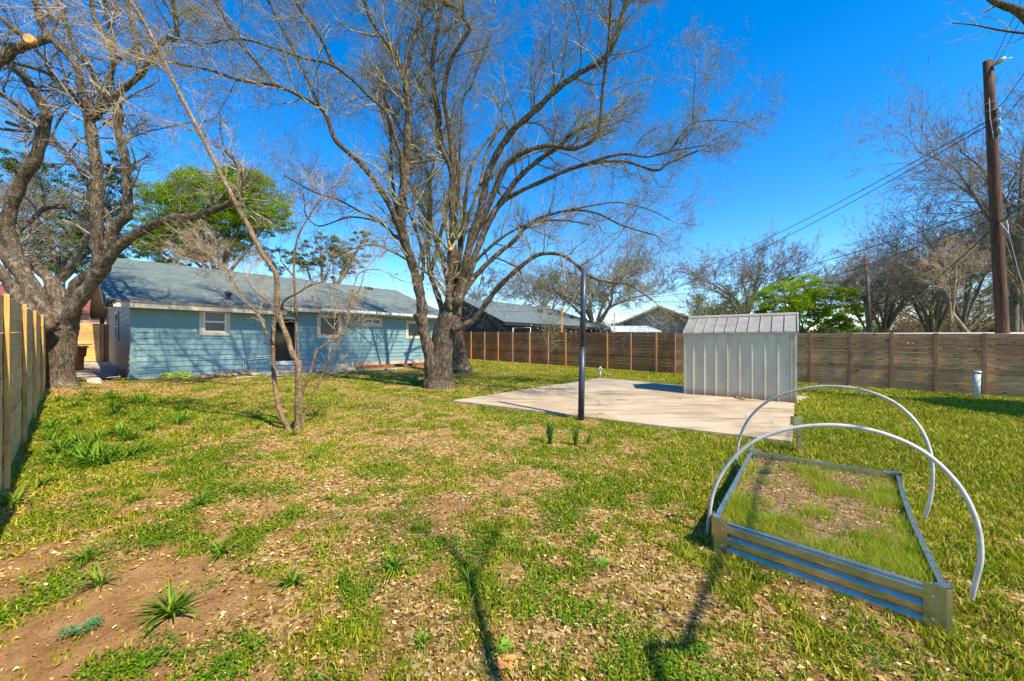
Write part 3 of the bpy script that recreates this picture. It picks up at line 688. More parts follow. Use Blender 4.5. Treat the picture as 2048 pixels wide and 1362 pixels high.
# roof vents and plumbing stacks
def vent(px, py, kind):
    k = (px-1024)/F; v = (HY-py)/F        # ray meets the front roof plane
    best = None
    for i in range(400):
        r = -.5+6.4*i/399; t = tpx(px, r); P = local(t, r, 0, HO); zz = CZ+v*P.y
        if best is None or abs(zz-roof_z(r)) < best[0]: best = (abs(zz-roof_z(r)), t, r)
    _, t, r = best; z = roof_z(r); m = MB()
    if kind == 'stack': m.lathe([(.035, -.05), (.035, .26), (.045, .262), (.045, .28)], 10)
    elif kind == 'hood': m.lathe([(.07, -.05), (.07, .18), (.12, .20), (.12, .27), (.04, .32)], 12)
    else: m.prism([(-.22, -.08), (.22, .12), (.22, .17), (-.22, .10)], 0, -.2, .2)
    o = m.build('roof_vent', M['black'], roof); o.location = (t, r, z)
for a in ((457, 600, 'hood'), (624, 606, 'stack'), (668, 566, 'hood'), (736, 578, 'box'), (460, 566, 'stack')): vent(*a)
# porch: concrete stoop + rubble + rocks
def ground_thing(mesh_fn, name, label, cat, mat, px, py, rz=0, group=None, dz=0, **kw):
    p = G(px, py); m = MB(); mesh_fn(m); o = m.build(name, mat, None, **kw); o.location = (p.x, p.y, p.z+dz); o.rotation_euler = (0, 0, rz)
    return tag(o, label, cat, group)
ta, tb = 3.2, 7.6
pq = local(0, 0, 0, HO); z0 = HG
m = MB(); m.box(3.0, 6.9, -.85, -.03, .15, .42); m.box(WX+.03, 6.9, -.0275, MR-.1, .15, .55)
st = m.build('porch_step', M['concrete'], None, bevel=.02); st.location = (HO[0], HO[1], 0); st.rotation_euler = (0, 0, TH); tag(st, 'low pale concrete porch step in front of the glass door', 'porch step')
m = MB(); m.box(2.4, 9.4, -1.55, -1.0, .15, .315)
st = m.build('walkway_slab', M['foundation'], None, bevel=.015); st.location = (HO[0], HO[1], 0.02); st.rotation_euler = (0, 0, TH); tag(st, 'narrow concrete walkway strip beside the porch step', 'walkway')
m = MB(); m.box(7.2, 11.5, -.72, -.70, .2, .5)
st = m.build('steel_edging', M['rust'], None); st.location = (HO[0], HO[1], -.02); st.rotation_euler = (0, 0, TH+.02); tag(st, 'rusty steel edging strip along the flower bed by the foundation', 'edging')
rr = random.Random(5)
def rock_mesh(m, s, rg):
    nlat, nlon = 6, 9; b = len(m.v); sx, sy, sz = s*rg.uniform(.8, 1.4), s*rg.uniform(.6, 1), s*rg.uniform(.45, .75)
    for i in range(nlat+1):
        for j in range(nlon):
            th = math.pi*i/nlat; ph = 2*math.pi*j/nlon; q = 1+rg.uniform(-.2, .2)
            m.v.append((sx*q*math.sin(th)*math.cos(ph), sy*q*math.sin(th)*math.sin(ph), sz*q*math.cos(th)+sz*.5))
    for i in range(nlat):
        for j in range(nlon): m.f.append((b+i*nlon+j, b+(i+1)*nlon+j, b+(i+1)*nlon+(j+1) % nlon, b+i*nlon+(j+1) % nlon))
for i in range(16):
    px = 404+i*6.8+rr.uniform(-2, 2); s = rr.uniform(.12, .21)
    ground_thing(lambda m: rock_mesh(m, s, rr), 'stone', 'rough brown stone in the row heaped along the foot of the blue wall', 'stone', M['rock'], px, 757-i*.55+rr.uniform(-2, 1), rr.uniform(0, 6), 'stones heaped at the foot of the blue wall')
ground_thing(lambda m: rock_mesh(m, .16, rr), 'stone', 'pale round stone lying alone at the end of the side path', 'stone', M['foundation'], 190, 767, 1)
# hose coil
def hose(m):
    pts = []
    for i in range(260):
        a = i*.2; r = .30+.08*math.sin(i*.045)+.02*math.sin(i*1.7); pts.append((r*1.05*math.cos(a)+.02*math.sin(i*.05), r*.8*math.sin(a), .04+.16*(i/260)+.03*math.sin(i*.9)))
    m.tube(pts, .011, 6)
ground_thing(hose, 'garden_hose', 'coiled lime green garden hose lying against the blue wall', 'hose', M['hose'], 352, 757, TH, smooth=True)
p = G(283, 757); o = MB().box(-.35, .45, -.03, .03, 0, .07).build('gutter_piece', M['pvc_grey']); o.location = p; o.rotation_euler = (0, 0, TH); tag(o, 'short grey gutter piece on the ground left of the hose', 'gutter piece')
# wheeled bin, terracotta plastic
p = G(150, 741); b_ = thing('trash_bin', 'terracotta coloured plastic bin half hidden behind the left tree trunk', 'bin', p, .4)
MB().lathe([(.22, 0), (.24, .5), (.29, .55), (.31, .85), (.33, .86)], 20).build('bin_body', M['bin'], b_, True)
MB().lathe([(.36, .865), (.37, .90), (.33, .93), (.05, .95)], 20).build('lid', M['bin'], b_, True)
# fallen branches by the house corner
def sticks(m):
    for i in range(7):
        a = rr.uniform(0, 3.1); l = rr.uniform(.25, .6); q = Vector((rr.uniform(-.3, .3), rr.uniform(-.2, .2), .02)); e = q+Vector((math.cos(a)*l, math.sin(a)*l, rr.uniform(.0, .4)))
        m.tube([q, (q+e)/2+Vector((.03, .02, .02)), e], [.02, .014, .006], 5)
ground_thing(sticks, 'branch_pile', 'small pile of broken pale branches at the left corner of the blue house', 'branches', M['twig_left'], 238, 752)

# ================================================================ STEEL SHED
P_R = Vector((6.75, 9.18, 0)); zb = gz(6, 10)+.03
shed = thing('shed', 'cream ribbed steel garden shed with a taupe metal roof on the concrete slab', 'shed', (P_R.x, P_R.y, zb), TH+R(5))
SL_, SW, SE, SR = 2.44, 1.65, 1.70, 2.17          # length (local y), depth (local x), eave and ridge height above base
def rib_profile(L, pitch=.245):                   # plan profile of the front sheet: ribs stand proud
    pts = []; n = int(round(L/pitch)); pitch = L/n
    for i in range(n):
        a = i*pitch
        pts += [(a, 0), (a+.045, 0), (a+.052, .036), (a+.075, .036), (a+.082, 0)]
        pts.append((a+pitch*.62, .006))
    pts.append((L, 0)); return pts
pr = rib_profile(SL_, .2711)
m = MB()
for a, d in pr: m.v.append((-d, a, 0)); m.v.append((-d, a, SE))
for i in range(len(pr)-1): m.f.append((2*i, 2*i+1, 2*i+3, 2*i+2))
m.build('front_panel', M['shed'], shed)
m = MB(); pr2 = rib_profile(SW, .25); b = 0
for y, sgn in ((-.001, -1), (SL_+.001, 1)):
    b = len(m.v)
    for a, d in pr2:
        zt = SE+(SR-SE)*(1-abs(a-SW/2)/(SW/2)); m.v.append((a, y+sgn*d, 0)); m.v.append((a, y+sgn*d, zt-.02))
    for i in range(len(pr2)-1): m.f.append((b+2*i, b+2*i+1, b+2*i+3, b+2*i+2))
m.build('side_panel', M['shed'], shed)
MB().box(SW-.01, SW, 0, SL_, 0, SE).build('back_panel', M['shed'], shed)
MB().box(-.032, .05, -.032, .012, 0, SE).box(-.032, .05, SL_-.012, SL_+.032, 0, SE).build('corner_trim', M['shed'], shed)
m = MB(); ov = .07; oe = .06
for sg_ in (0, 1):
    x0 = -oe if sg_ == 0 else SW+oe; z0 = SE-.005
    m.hexa([(x0, -ov, z0-.012), (x0, SL_+ov, z0-.012), (SW/2, SL_+ov, SR-.012), (SW/2, -ov, SR-.012), (x0, -ov, z0+.004), (x0, SL_+ov, z0+.004), (SW/2, SL_+ov, SR+.004), (SW/2, -ov, SR+.004)])
rf = m.build('roof', M['shedroof'], shed)
m = MB(); n = 10
for i in range(n+1):
    y = -ov+.012+(SL_+2*ov-.05)*i/n
    for x0 in (-oe, SW+oe):
        m.hexa([(x0, y, SE-.0), (x0, y+.02, SE-.0), (SW/2, y+.02, SR+.005), (SW/2, y, SR+.005), (x0, y+.004, SE+.032), (x0, y+.016, SE+.032), (SW/2, y+.016, SR+.036), (SW/2, y+.004, SR+.036)])
m.build('roof_seam', M['shedroof'], rf)
MB().prism([(SW/2-.08, SR-.02), (SW/2, SR+.045), (SW/2+.08, SR-.02)], 1, -ov-.01, SL_+ov+.01).build('ridge_cap', M['shedroof'], rf)
MB().box(-oe-.004, -oe+.010, -ov, SL_+ov, SE-.05, SE+.006).build('eave_trim', M['shedroof'], rf)
m = MB()
for y in (-ov+.002, SL_+ov-.012):
    for x0, x1 in ((-oe, SW/2), (SW+oe, SW/2)):
        m.hexa([(x0, y, SE-.06), (x0, y+.01, SE-.06), (x1, y+.01, SR-.06), (x1, y, SR-.06), (x0, y, SE+.004), (x0, y+.01, SE+.004), (x1, y+.01, SR+.004), (x1, y, SR+.004)])
m.build('gable_trim', M['shed'], rf)
# screws row
m = MB()
for i in range(20):
    y = .06+i*.122; m.box(-.010, -.002, y-.006, y+.006, .86, .872)
m.build('screw', M['steel'], shed)
def debris(m):
    for i in range(9):
        a = rr.uniform(-.3, .3)+1.9; q = Vector((rr.uniform(-.05, .05), rr.uniform(-.3, .3), .01)); l = rr.uniform(.05, .18)
        m.tube([q, q+Vector((math.cos(a)*l*.5, math.sin(a)*l*.5, .03)), q+Vector((math.cos(a)*l, math.sin(a)*l, 0))], [.012, .02, .004], 5)
ground_thing(debris, 'debris_pile', 'small pile of dead leaves and bark at the foot of the shed wall', 'debris', M['stick'], 1476, 801, .0, dz=.055)

# ================================================================ YARD OBJECTS
p = G(1162, 835, .05); o = thing('steel_post', 'tall dark painted steel post standing at the edge of the concrete slab', 'post', p)
MB().tube([(0, 0, -.03), (.02, .02, 1.35), (.05, .03, 1.36), (.045, .03, 2.76)], .056, 16).v
m = MB(); m.tube([(0, 0, -.03), (.025, 0, 1.30)], .058, 18); m.build('lower_tube', M['pole_dark'], o, True)
m = MB(); m.tube([(.025, 0, 1.28), (.055, 0, 2.75)], .0535, 18); m.tube([(.025, 0, 1.27), (.0253, 0, 1.295)], .061, 18); m.build('upper_tube', M['pole_dark'], o, True)
m = MB(); m.tube([(-.06, 0, 2.66), (-.24, .0, 2.66)], .012, 6); m.build('hook', M['pole_dark'], o, True)
# utility conduit stub by the slab
p = G(1201, 757); o = thing('conduit_post', 'short grey conduit stub with a round outlet head near the back fence', 'conduit', p)
MB().tube([(0, 0, -.02), (0, 0, .30)], .022, 10).build('pipe', M['pvc_grey'], o, True)
MB().tube([(-.05, 0, .28), (-.045, 0, .39), (.0, 0, .425), (.03, 0, .39), (.035, 0, .26)], .032, 10).build('outlet_head', M['pvc_grey'], o, True)
# white pipe cleanout near the back fence
p = G(1952, 797); o = thing('standpipe', 'pale grey upright drain pipe standing before the fence on the right', 'pipe', p)
MB().tube([(0, 0, -.03), (.03, 0, .72)], .075, 18).build('pipe', M['pvc_grey'], o, True)
MB().tube([(.029, 0, .70), (.032, 0, .775)], .086, 18).build('pipe_cap', M['pvc_grey'], o, True)
# galvanised corner bracket left standing by the slab
p = G(1598, 905); o = thing('metal_bracket', 'galvanised angle post standing upright in the grass at the slab corner', 'bracket', p, .25)
m = MB(); m.box(-.035, .04, 0, .004, -.03, .50); m.box(.041, .045, 0, .06, -.03, .50); m.box(-.04, -.0355, -.02, .004, -.03, .5); m.build('angle_post', M['galv'], o)
m = MB(); m.box(-.11, -.038, -.03, -.026, .385, .50); m.box(-.115, -.11, -.03, .03, .385, .50); m.build('flange', M['galv'], o)
m = MB()
for i in range(5): m.tube([(.0, -.004, .07+i*.075), (.0, .001, .07+i*.075)], .007, 8)
m.build('bolt', M['black'], o)
# raised bed
def P3(p, z): return Vector((p.x, p.y, gz(p.x, p.y)+z))
bed = thing('raised_bed', 'galvanised steel raised garden bed full of weeds under two white hoops', 'raised bed', P3(BED[0], 0))
O3 = P3(BED[0], 0)
BH = .235
def corr_panel(a, b, name, bow=0):
    """corrugated side sheet from corner a to b, flutes run lengthwise"""
    A = P3(a, 0)-O3; B = P3(b, 0)-O3; dirv = (B-A); nrm = Vector((dirv.y, -dirv.x, 0)).normalized()
    prof = [(0, 0), (0, .018), (.048, .018), (.076, -.010), (.084, .014), (.092, .018), (.128, .018), (.156, -.010), (.164, .014), (.172, .018), (.212, .018), (.222, .010), (BH, .014), (BH, -.016), (BH-.035, -.016)]
    m = MB(); seg = 8
    for i in range(seg+1):
        f = i/seg; c = A.lerp(B, f)+nrm*bow*math.sin(math.pi*f)
        for z, d in prof: m.v.append((c.x+nrm.x*d, c.y+nrm.y*d, c.z+z-.01))
    k = len(prof)
    for i in range(seg):
        for j in range(k-1): m.f.append((i*k+j, (i+1)*k+j, (i+1)*k+j+1, i*k+j+1))
    return m.build(name, M['galv'], bed)
for i in range(4): corr_panel(BED[i], BED[(i+1) % 4], 'side_panel', [.0, -.025, .0, .0][i])
cen = sum(BED, Vector())/4
for i, c in enumerate(BED):
    base = P3(c, 0)-O3; a = (BED[(i+1) % 4]-c); b2 = (BED[i-1]-c); a.z = b2.z = 0; a.normalize(); b2.normalize()
    outw = -(a+b2).normalized(); m = MB()
    def piece(u, l, th=.004, lo=-.02, hi=BH+.012, off_=.018):
        n_ = Vector((u.y, -u.x, 0)); 
        if n_.dot(outw) < 0: n_ = -n_
        s0 = base+n_*off_
        q = [s0, s0+u*l, s0+u*l+n_*th, s0+n_*th]
        m.hexa([(*v_[:2], base.z+lo) for v_ in q]+[(*v_[:2], base.z+hi) for v_ in q])
    piece(a, .085); piece(b2, .085)
    ch1 = base+a*.0; n1 = Vector((a.y, -a.x, 0)); n1 = n1 if n1.dot(outw) > 0 else -n1; n2_ = Vector((b2.y, -b2.x, 0)); n2_ = n2_ if n2_.dot(outw) > 0 else -n2_
    e1 = base+n1*.022; e2 = base+n2_*.022; th = outw*.004
    q = [e1, e2, e2-th, e1-th]; m.hexa([(*v_[:2], base.z-.02) for v_ in q]+[(*v_[:2], base.z+BH+.012) for v_ in q])
    q = [e1, e2, base+b2*.05, base+a*.05]; m.hexa([(*v_[:2], base.z+BH+.006) for v_ in q]+[(*v_[:2], base.z+BH+.012) for v_ in q])
    cpst = m.build('corner_post', M['galv'], bed)
    m = MB()
    for z in (.06, .18):
        for u, nn in ((a, n1), (b2, n2_)):
            s0 = base+nn*.022+u*.05; m.tube([(s0.x, s0.y, base.z+z), (s0.x+nn.x*.006, s0.y+nn.y*.006, base.z+z)], .006, 8)
    m.build('bolt', M['steel'], cpst)
# soil in the bed
m = MB(); n = 26; sv = []
for i in range(n+1):
    for j in range(n+1):
        u, v_ = i/n, j/n; q = (BED[0].lerp(BED[1], u)).lerp(BED[3].lerp(BED[2], u), v_); c = q.lerp(cen, .02)
        hh = .178+.022*(float(fbm(np.array([c.x*3]), np.array([c.y*3]), 2, 3)[0])-.5)*2-.02*v_
        m.v.append((c.x-O3.x, c.y-O3.y, gz(c.x, c.y)+hh-.0-O3.z))
for i in range(n):
    for j in range(n): m.f.append((i*(n+1)+j, (i+1)*(n+1)+j, (i+1)*(n+1)+j+1, i*(n+1)+j+1))
m.build('soil', M['bedsoil'], bed, True)
def in_bed(n):
    u = NR.random(n); v_ = NR.random(n); b0, b1, b2, b3 = [np.array(p[:2]) for p in BED]
    q = (b0*(1-u)[:, None]+b1*u[:, None])*(1-v_)[:, None]+(b3*(1-u)[:, None]+b2*u[:, None])*v_[:, None]
    c = np.array([cen.x, cen.y]); return c+(q-c)*.965, u, v_
q, u, v_ = in_bed(48000); nn_ = fbm(q[:, 0]*5, q[:, 1]*5, 12, 3)
edge = np.maximum(np.abs(u-.5), np.abs(v_-.5))*2
keep = NR.random(len(u)) < np.clip((nn_-.5)*3+.8*(edge**4)+np.clip(.5-v_, 0, 1)*1.5+(u > .7)*.15, 0.03, 1)*np.where(v_ > .93, .25, .8); q = q[keep]; vv = v_[keep]; k = len(q)
h = (.025+.065*NR.random(k)**1.5); a = NR.random(k)*6.28; la = NR.random(k)*6.28; ln = h*(.3+.8*NR.random(k)); wd = .002
z = gz_np(q[:, 0], q[:, 1])+.172-.02*vv
V = np.empty((k, 3, 3)); V[:, 0] = np.stack([q[:, 0]-np.cos(a)*wd, q[:, 1]-np.sin(a)*wd, z], 1); V[:, 1] = np.stack([q[:, 0]+np.cos(a)*wd, q[:, 1]+np.sin(a)*wd, z], 1)
V[:, 2] = np.stack([q[:, 0]+np.cos(la)*ln, q[:, 1]+np.sin(la)*ln, z+h+.02], 1); V -= np.array(O3)
M['bedgrass'] = leafmat('bed_grass_blades', [(0, (.16, .26, .008)), (.5, (.34, .44, .015)), (.85, (.5, .52, .05)), (1, (.6, .5, .2))], trans=.45)
fast_mesh('bed_weeds', V.reshape(-1, 3), np.arange(k*3).reshape(-1, 3), M['bedgrass'], bed)['kind'] = 'stuff'
q, u, v_ = in_bed(5200); keep = NR.random(len(u)) < np.clip(.25+v_*.9, 0, 1); q = q[keep]; k = len(q); s = .006+.012*NR.random(k)**2
c = np.stack([q[:, 0], q[:, 1], gz_np(q[:, 0], q[:, 1])+.19-.02*v_[keep]+.012*NR.random(k)], 1)-np.array(O3)
V, f_ = quads(c, (NR.random(k)-.5)*.9, NR.random(k)*6.28, s, s*.4, s*.3, k); fast_mesh('bed_litter', V, f_, M['litter'], bed)['kind'] = 'stuff'
# hoops
def catmull(pts, sub=8):
    pts = [Vector(p) for p in pts]; out = []; n = len(pts)
    for i in range(n-1):
        p0, p1, p2, p3 = pts[max(i-1, 0)], pts[i], pts[i+1], pts[min(i+2, n-1)]
        for j in range(sub):
            t = j/sub; out.append(.5*((2*p1)+(p2-p0)*t+(2*p0-5*p1+4*p2-p3)*t*t+(3*p1-p0-3*p2+p3)*t*t*t))
    out.append(pts[-1]); return out
def hoop(pts, Da, Db, label):
    x0 = pts[0][0]; x1 = pts[-1][0]; P = []
    for x, y in pts: P.append(W(x, y, Da+(Db-Da)*max(0, min(1.06, (x-x0)/(x1-x0)))))
    base = P[0].copy(); base.z = gz(base.x, base.y)
    o = MB().tube([q_-base for q_ in catmull(P)], .0135, 12).build('hoop', M['pvc'], None, True); o.location = base; return tag(o, label, 'hoop')
hoop([(1415, 1072), (1418, 1035), (1428, 980), (1455, 930), (1500, 888), (1560, 862), (1630, 851), (1700, 853), (1775, 870), (1850, 906), (1915, 968), (1952, 1040), (1962, 1110), (1952, 1160), (1942, 1200)], 2.99, 2.25, 'front white plastic pipe hoop arching over the raised bed')
hoop([(1473, 930), (1474, 905), (1482, 868), (1502, 832), (1540, 800), (1600, 779), (1655, 773), (1720, 779), (1785, 803), (1835, 848), (1860, 902), (1865, 960), (1858, 1010), (1846, 1042)], 4.62, 3.28, 'rear white plastic pipe hoop arching over the far end of the raised bed')
# twigs on the slab
for i, (px, py, L, a, lb) in enumerate(((1244, 805, .3, .25, 'longest brown stick lying in the middle of the concrete slab'), (1118, 793, .12, .2, 'tiny stick on the left part of the concrete slab'), (1202, 833, .12, -.1, 'tiny stick on the concrete slab right of the steel post'), (1360, 802, .08, .5, 'tiny dark stick on the concrete slab before the shed'))):
    def stk(m): m.tube([(-L/2, 0, .008), (0, .008, .012), (L/2, 0, .008)], [.004, .009, .005], 6)
    o = ground_thing(stk, 'stick', lb, 'stick', M['stick'], px, py, -a, dz=.054)
# orange dead leaf in the foreground
def biglf(m):
    n = 12; pts = [(.045*(1+.35*math.cos(3*a))*math.cos(a)*1.2, .04*(1+.3*math.sin(5*a))*math.sin(a), .012+.012*math.sin(2*a)) for a in [2*math.pi*i/n for i in range(n)]]
    b = len(m.v); m.v.append((0, 0, .006)); m.v += pts
    for i in range(n): m.f.append((b, b+1+i, b+1+(i+1) % n))
M['rustleaf'] = plain('rust_orange_leaf', (.5, .18, .05), (.62, .28, .09), 30, .8)
ground_thing(biglf, 'fallen_leaf', 'large orange brown fallen leaf in the grass at the bottom of the photo', 'leaf', M['rustleaf'], 1010, 1330, .3)
# ================================================================ STRAP LEAF CLUMPS
def clump_mesh(nb, L, wd, spread, seed, up=.5):
    rg = random.Random(seed); m = MB()
    for i in range(nb):
        a = rg.uniform(0, 6.283); l = L*rg.uniform(.55, 1.0); sp = spread*rg.uniform(.25, 1.1); w0 = wd*rg.uniform(.7, 1.1)
        ca, sa = math.cos(a), math.sin(a); b = len(m.v); n = 6; ox, oy = rg.uniform(-.02, .02), rg.uniform(-.02, .02)
        el = math.pi/2-sp; x = 0; z = 0
        for k in range(n+1):
            f = k/n; ww = w0*(1-f**2.2)*(.7+.6*min(1, f*3)); fold = ww*.35
            px_, py_ = ox+ca*x, oy+sa*x
            m.v += [(px_-sa*ww, py_+ca*ww, z+fold), (px_, py_, z), (px_+sa*ww, py_-ca*ww, z+fold)]
            x += l/n*math.cos(el); z += l/n*math.sin(el); el -= (sp*.28+.05)*(1 if up < .9 else .12); z = max(z, .006)
        for k in range(n):
            o = b+3*k; m.f += [(o, o+1, o+4, o+3), (o+1, o+2, o+5, o+4)]
    return m
protos = [clump_mesh(36, .20, .0048, .85, s).build('strap_leaf_plant', M['lily'], None, True) for s in (1, 2, 3)]
big = clump_mesh(80, .27, .006, .8, 9).build('strap_leaf_plant', M['lily'], None, True)
used = set()
def put(proto, px, py, sc, rz, label, group=None):
    o = proto if proto.name not in used else proto.copy()
    if proto.name in used: link(o)
    else: used.add(proto.name)
    p = G(px, py); o.location = (p.x, p.y, p.z-.004); o.rotation_euler = (0, 0, rz); o.scale = (sc, sc, sc); tag(o, label, 'plant', group); return o
GL = 'strap leaved plants scattered over the lawn'
put(big, 343, 1232, .88, .4, 'largest strap leaved green clump on bare orange soil at lower left', GL)
named = [(172, 1122, 1.1, 'dark green clump beside bare soil near the left edge, above the lime green one'), (198, 1172, .9, 'lime green clump on soil just left of and above the largest one'),
 (397, 1012, 1.15, 'spreading clump in leaf litter halfway between fence and small tree base'), (446, 1110, 1.0, 'compact clump on bare soil above and right of the largest clump'),
 (268, 1005, .9, 'thin clump in the litter right of the one beside the cedar fence'), (585, 1168, 1.0, 'loose clump in weeds right of the largest clump'),
 (790, 1142, 1.15, 'upright yellow green clump alone in the lower middle lawn'), (482, 985, .8, 'small neat clump below the slender tree, left in dry leaves'),
 (520, 918, .8, 'small clump in dry leaves below and left of the slender tree'), (626, 918, .95, 'bright clump in dry leaves below and right of the slender tree'),
 (28, 1012, 1.5, 'tall pale green clump leaning on the foot of the cedar fence'), (86, 972, 1.2, 'clump on bare soil right of the tall one by the fence'),
 (515, 858, .9, 'dark clump just left of the slender tree base'), (585, 872, .9, 'clump growing right at the base of the slender tree'),
 (660, 1000, .6, 'tiny clump in dry leaves right of centre left lawn'), (940, 1175, .9, 'grassy clump in the weeds at lower centre'), (845, 1290, .6, 'small clump near the bottom centre')]
for i, (px, py, sc, lb) in enumerate(named): put(protos[i % 3], px, py, sc, i*1.3, lb, GL)
rg = random.Random(11)
for i in range(54):
    px = rg.uniform(95, 395); py = rg.uniform(790, 935)
    if px < 95+(935-py)*.1 or px > 430-(py-790)*.9: px = rg.uniform(110, 230)
    if py > 900 and px < 75: continue
    P_ = G(px, py)
    if NX*P_.x+NY*P_.y < -.2: continue
    put(protos[i % 3], px, py, rg.uniform(1.2, 1.8), rg.uniform(0, 6), 'strap leaved green clump in the dense patch before the left tree', 'dense strap leaf patch by the left fence')
for i, (px, py, s, lb) in enumerate(((1100, 888, 1.0, 'left dark green tuft of upright narrow bulb leaves before the slab'), (1152, 891, .85, 'middle dark green tuft of upright bulb leaves before the slab'), (1177, 889, .55, 'smallest right tuft of upright bulb leaves before the slab'))):
    m = clump_mesh(40 if i < 2 else 14, .42, .006, .25, 30+i, up=.95)
    o = m.build('bulb_plant', M['lily_dark'], None, True); p = G(px, py); o.location = p; o.scale = (s*1.1, s*1.1, s); tag(o, lb, 'plant', 'tufts of bulb leaves')
def rosette(nl, L, wd, seed, mat, name, px, py, label, dz=0):
    rg = random.Random(seed); m = MB()
    for i in range(nl):
        a = rg.uniform(0, 6.28); l = L*rg.uniform(.5, 1); e = rg.uniform(.1, .7); ca, sa = math.cos(a), math.sin(a)
        for k in range(6):
            f = (k+1)/6; c = Vector((ca*l*f*math.cos(e), sa*l*f*math.cos(e), .01+l*f*math.sin(e)*(1-.6*f)))
            for sgn in (-1, 1):
                w_ = wd*math.sin(math.pi*min(.95, f*.8+.15)); t_ = c+Vector((-sa*sgn*w_+ca*w_*.5, ca*sgn*w_+sa*w_*.5, .004)); b = len(m.v)
                m.v += [c[:], (c+Vector((ca*w_*.4-sa*sgn*w_*.5, sa*w_*.4+ca*sgn*w_*.5, .004)))[:], t_[:], (c+Vector((-ca*w_*.3-sa*sgn*w_*.6, -sa*w_*.3+ca*sgn*w_*.6, .002)))[:]]; m.f.append((b, b+1, b+2, b+3))
    o = m.build(name, mat); p = G(px, py, dz); o.location = p; return tag(o, label, 'plant')
rosette(11, .11, .026, 1, M['glaucous'], 'thistle_plant', 165, 1262, 'blue green rosette weed flat on orange soil at lower left')
rosette(20, .13, .022, 2, M['lime'], 'leafy_weed', 1526, 1040, 'bright lime leafy weed in the near left part of the raised bed', .17)
rosette(12, .12, .022, 3, M['glaucous'], 'leafy_weed', 1535, 945, 'pale green weed at the far left of the raised bed', .18)
rosette(10, .08, .02, 4, M['lime'], 'leafy_weed', 1008, 1297, 'small lime weed beside the orange leaf at bottom centre')
rosette(12, .09, .02, 5, M['lime'], 'leafy_weed', 1205, 1130, 'small yellow green weed in the lower middle right of the lawn')

# ================================================================ TREES
def fast_tubes(name, segs, mat, parent, sides=3):
    """one mesh from many straight twig pieces (p0,p1,r0,r1)"""
    A = np.array([(*a, *b, r0, r1) for a, b, r0, r1 in segs], dtype=np.float64)
    p0, p1, r0, r1 = A[:, :3], A[:, 3:6], A[:, 6], A[:, 7]
    t = p1-p0; t /= np.linalg.norm(t, axis=1, keepdims=True)+1e-12
    ref = np.where(np.abs(t[:, 2:3]) < .9, np.array([[0, 0, 1.]]), np.array([[1., 0, 0]]))
    u = np.cross(t, ref); u /= np.linalg.norm(u, axis=1, keepdims=True); v = np.cross(t, u); n = len(A)
    V = np.empty((n, 2*sides, 3))
    for k in range(sides):
        a = 2*math.pi*k/sides; d = u*math.cos(a)+v*math.sin(a)
        V[:, k] = p0+d*r0[:, None]; V[:, sides+k] = p1+d*r1[:, None]
    b = np.arange(n)[:, None]*2*sides
    f = np.concatenate([b+np.array([k, (k+1) % sides, sides+(k+1) % sides, sides+k]) for k in range(sides)], 1).reshape(-1, 4)
    return fast_mesh(name, V.reshape(-1, 3), f, mat, parent)
def leaves_at(pts, per, spread, size, mat, name, parent):
    pts = np.array(pts); n = len(pts)*per
    c = np.repeat(pts, per, 0)+NR.normal(0, spread, (n, 3)); s = size*(.6+.8*NR.random(n))
    v, f = quads(c, (NR.random(n)-.5)*3, NR.random(n)*6.28, s, s*.55, s*.2, n)
    return fast_mesh(name, v, f, mat, parent)
class Grower:
    def __init__(s, seed, up=.25, wander=.35): s.r = random.Random(seed); s.segs = []; s.tips = []; s.up = up; s.wander = wander; s.tmin = .0017
    def rv(s):
        r = s.r
        while True:
            v = Vector((r.uniform(-1, 1), r.uniform(-1, 1), r.uniform(-1, 1)))
            if .05 < v.length < 1: return v.normalized()
    def branch(s, p, d, L, r, spec):
        """spec: list of (children, length factor, angle) per further level"""
        n = max(2, min(7, int(L/.14)+1)); st = L/n; d = d.normalized(); w_ = s.wander
        ch = []
        if spec: cnt, lf, ang = spec[0]; ch = sorted(s.r.uniform(.15, 1.0) for _ in range(cnt))
        r0 = r; r1 = r*.45; q = p
        for i in range(n):
            d = (d+s.rv()*w_*.45+Vector((0, 0, s.up*.22))).normalized(); e = q+d*st
            ra = r0+(r1-r0)*i/n; rb = r0+(r1-r0)*(i+1)/n; s.segs.append((q[:], e[:], ra, rb))
            while ch and ch[0] <= (i+1)/n:
                f = ch.pop(0); side = s.rv(); side = (side-d*side.dot(d)); side.normalize()
                nd = d*math.cos(ang)+side*math.sin(ang); rr_ = (r0+(r1-r0)*f)*.5
                s.branch(q.lerp(e, s.r.random()), nd, L*lf*s.r.uniform(.6, 1.25)*(1.15-.4*f), max(s.tmin, rr_), spec[1:])
            q = e
        if len(spec) <= 1: s.tips.append(q[:])
    def along(s, pts, rads, n, L, spec, lo=.3, ang=.9, bias=None, rf=.5):
        """spawn n side branches along a traced limb"""
        m = len(pts)
        for i in range(n):
            f = lo+(1-lo)*(i+s.r.random())/n; x = f*(m-1); j = min(m-2, int(x)); p = pts[j].lerp(pts[j+1], x-j); t = (pts[j+1]-pts[j]).normalized()
            side = s.rv()
            if bias: side = (side+Vector(bias)).normalized()
            side = side-t*side.dot(t); side.normalize(); r = rads[j]*rf
            s.branch(p, t*math.cos(ang)+side*math.sin(ang)+Vector((0, 0, .15)), L*s.r.uniform(.55, 1.25), max(.006, min(r, .035)), spec)
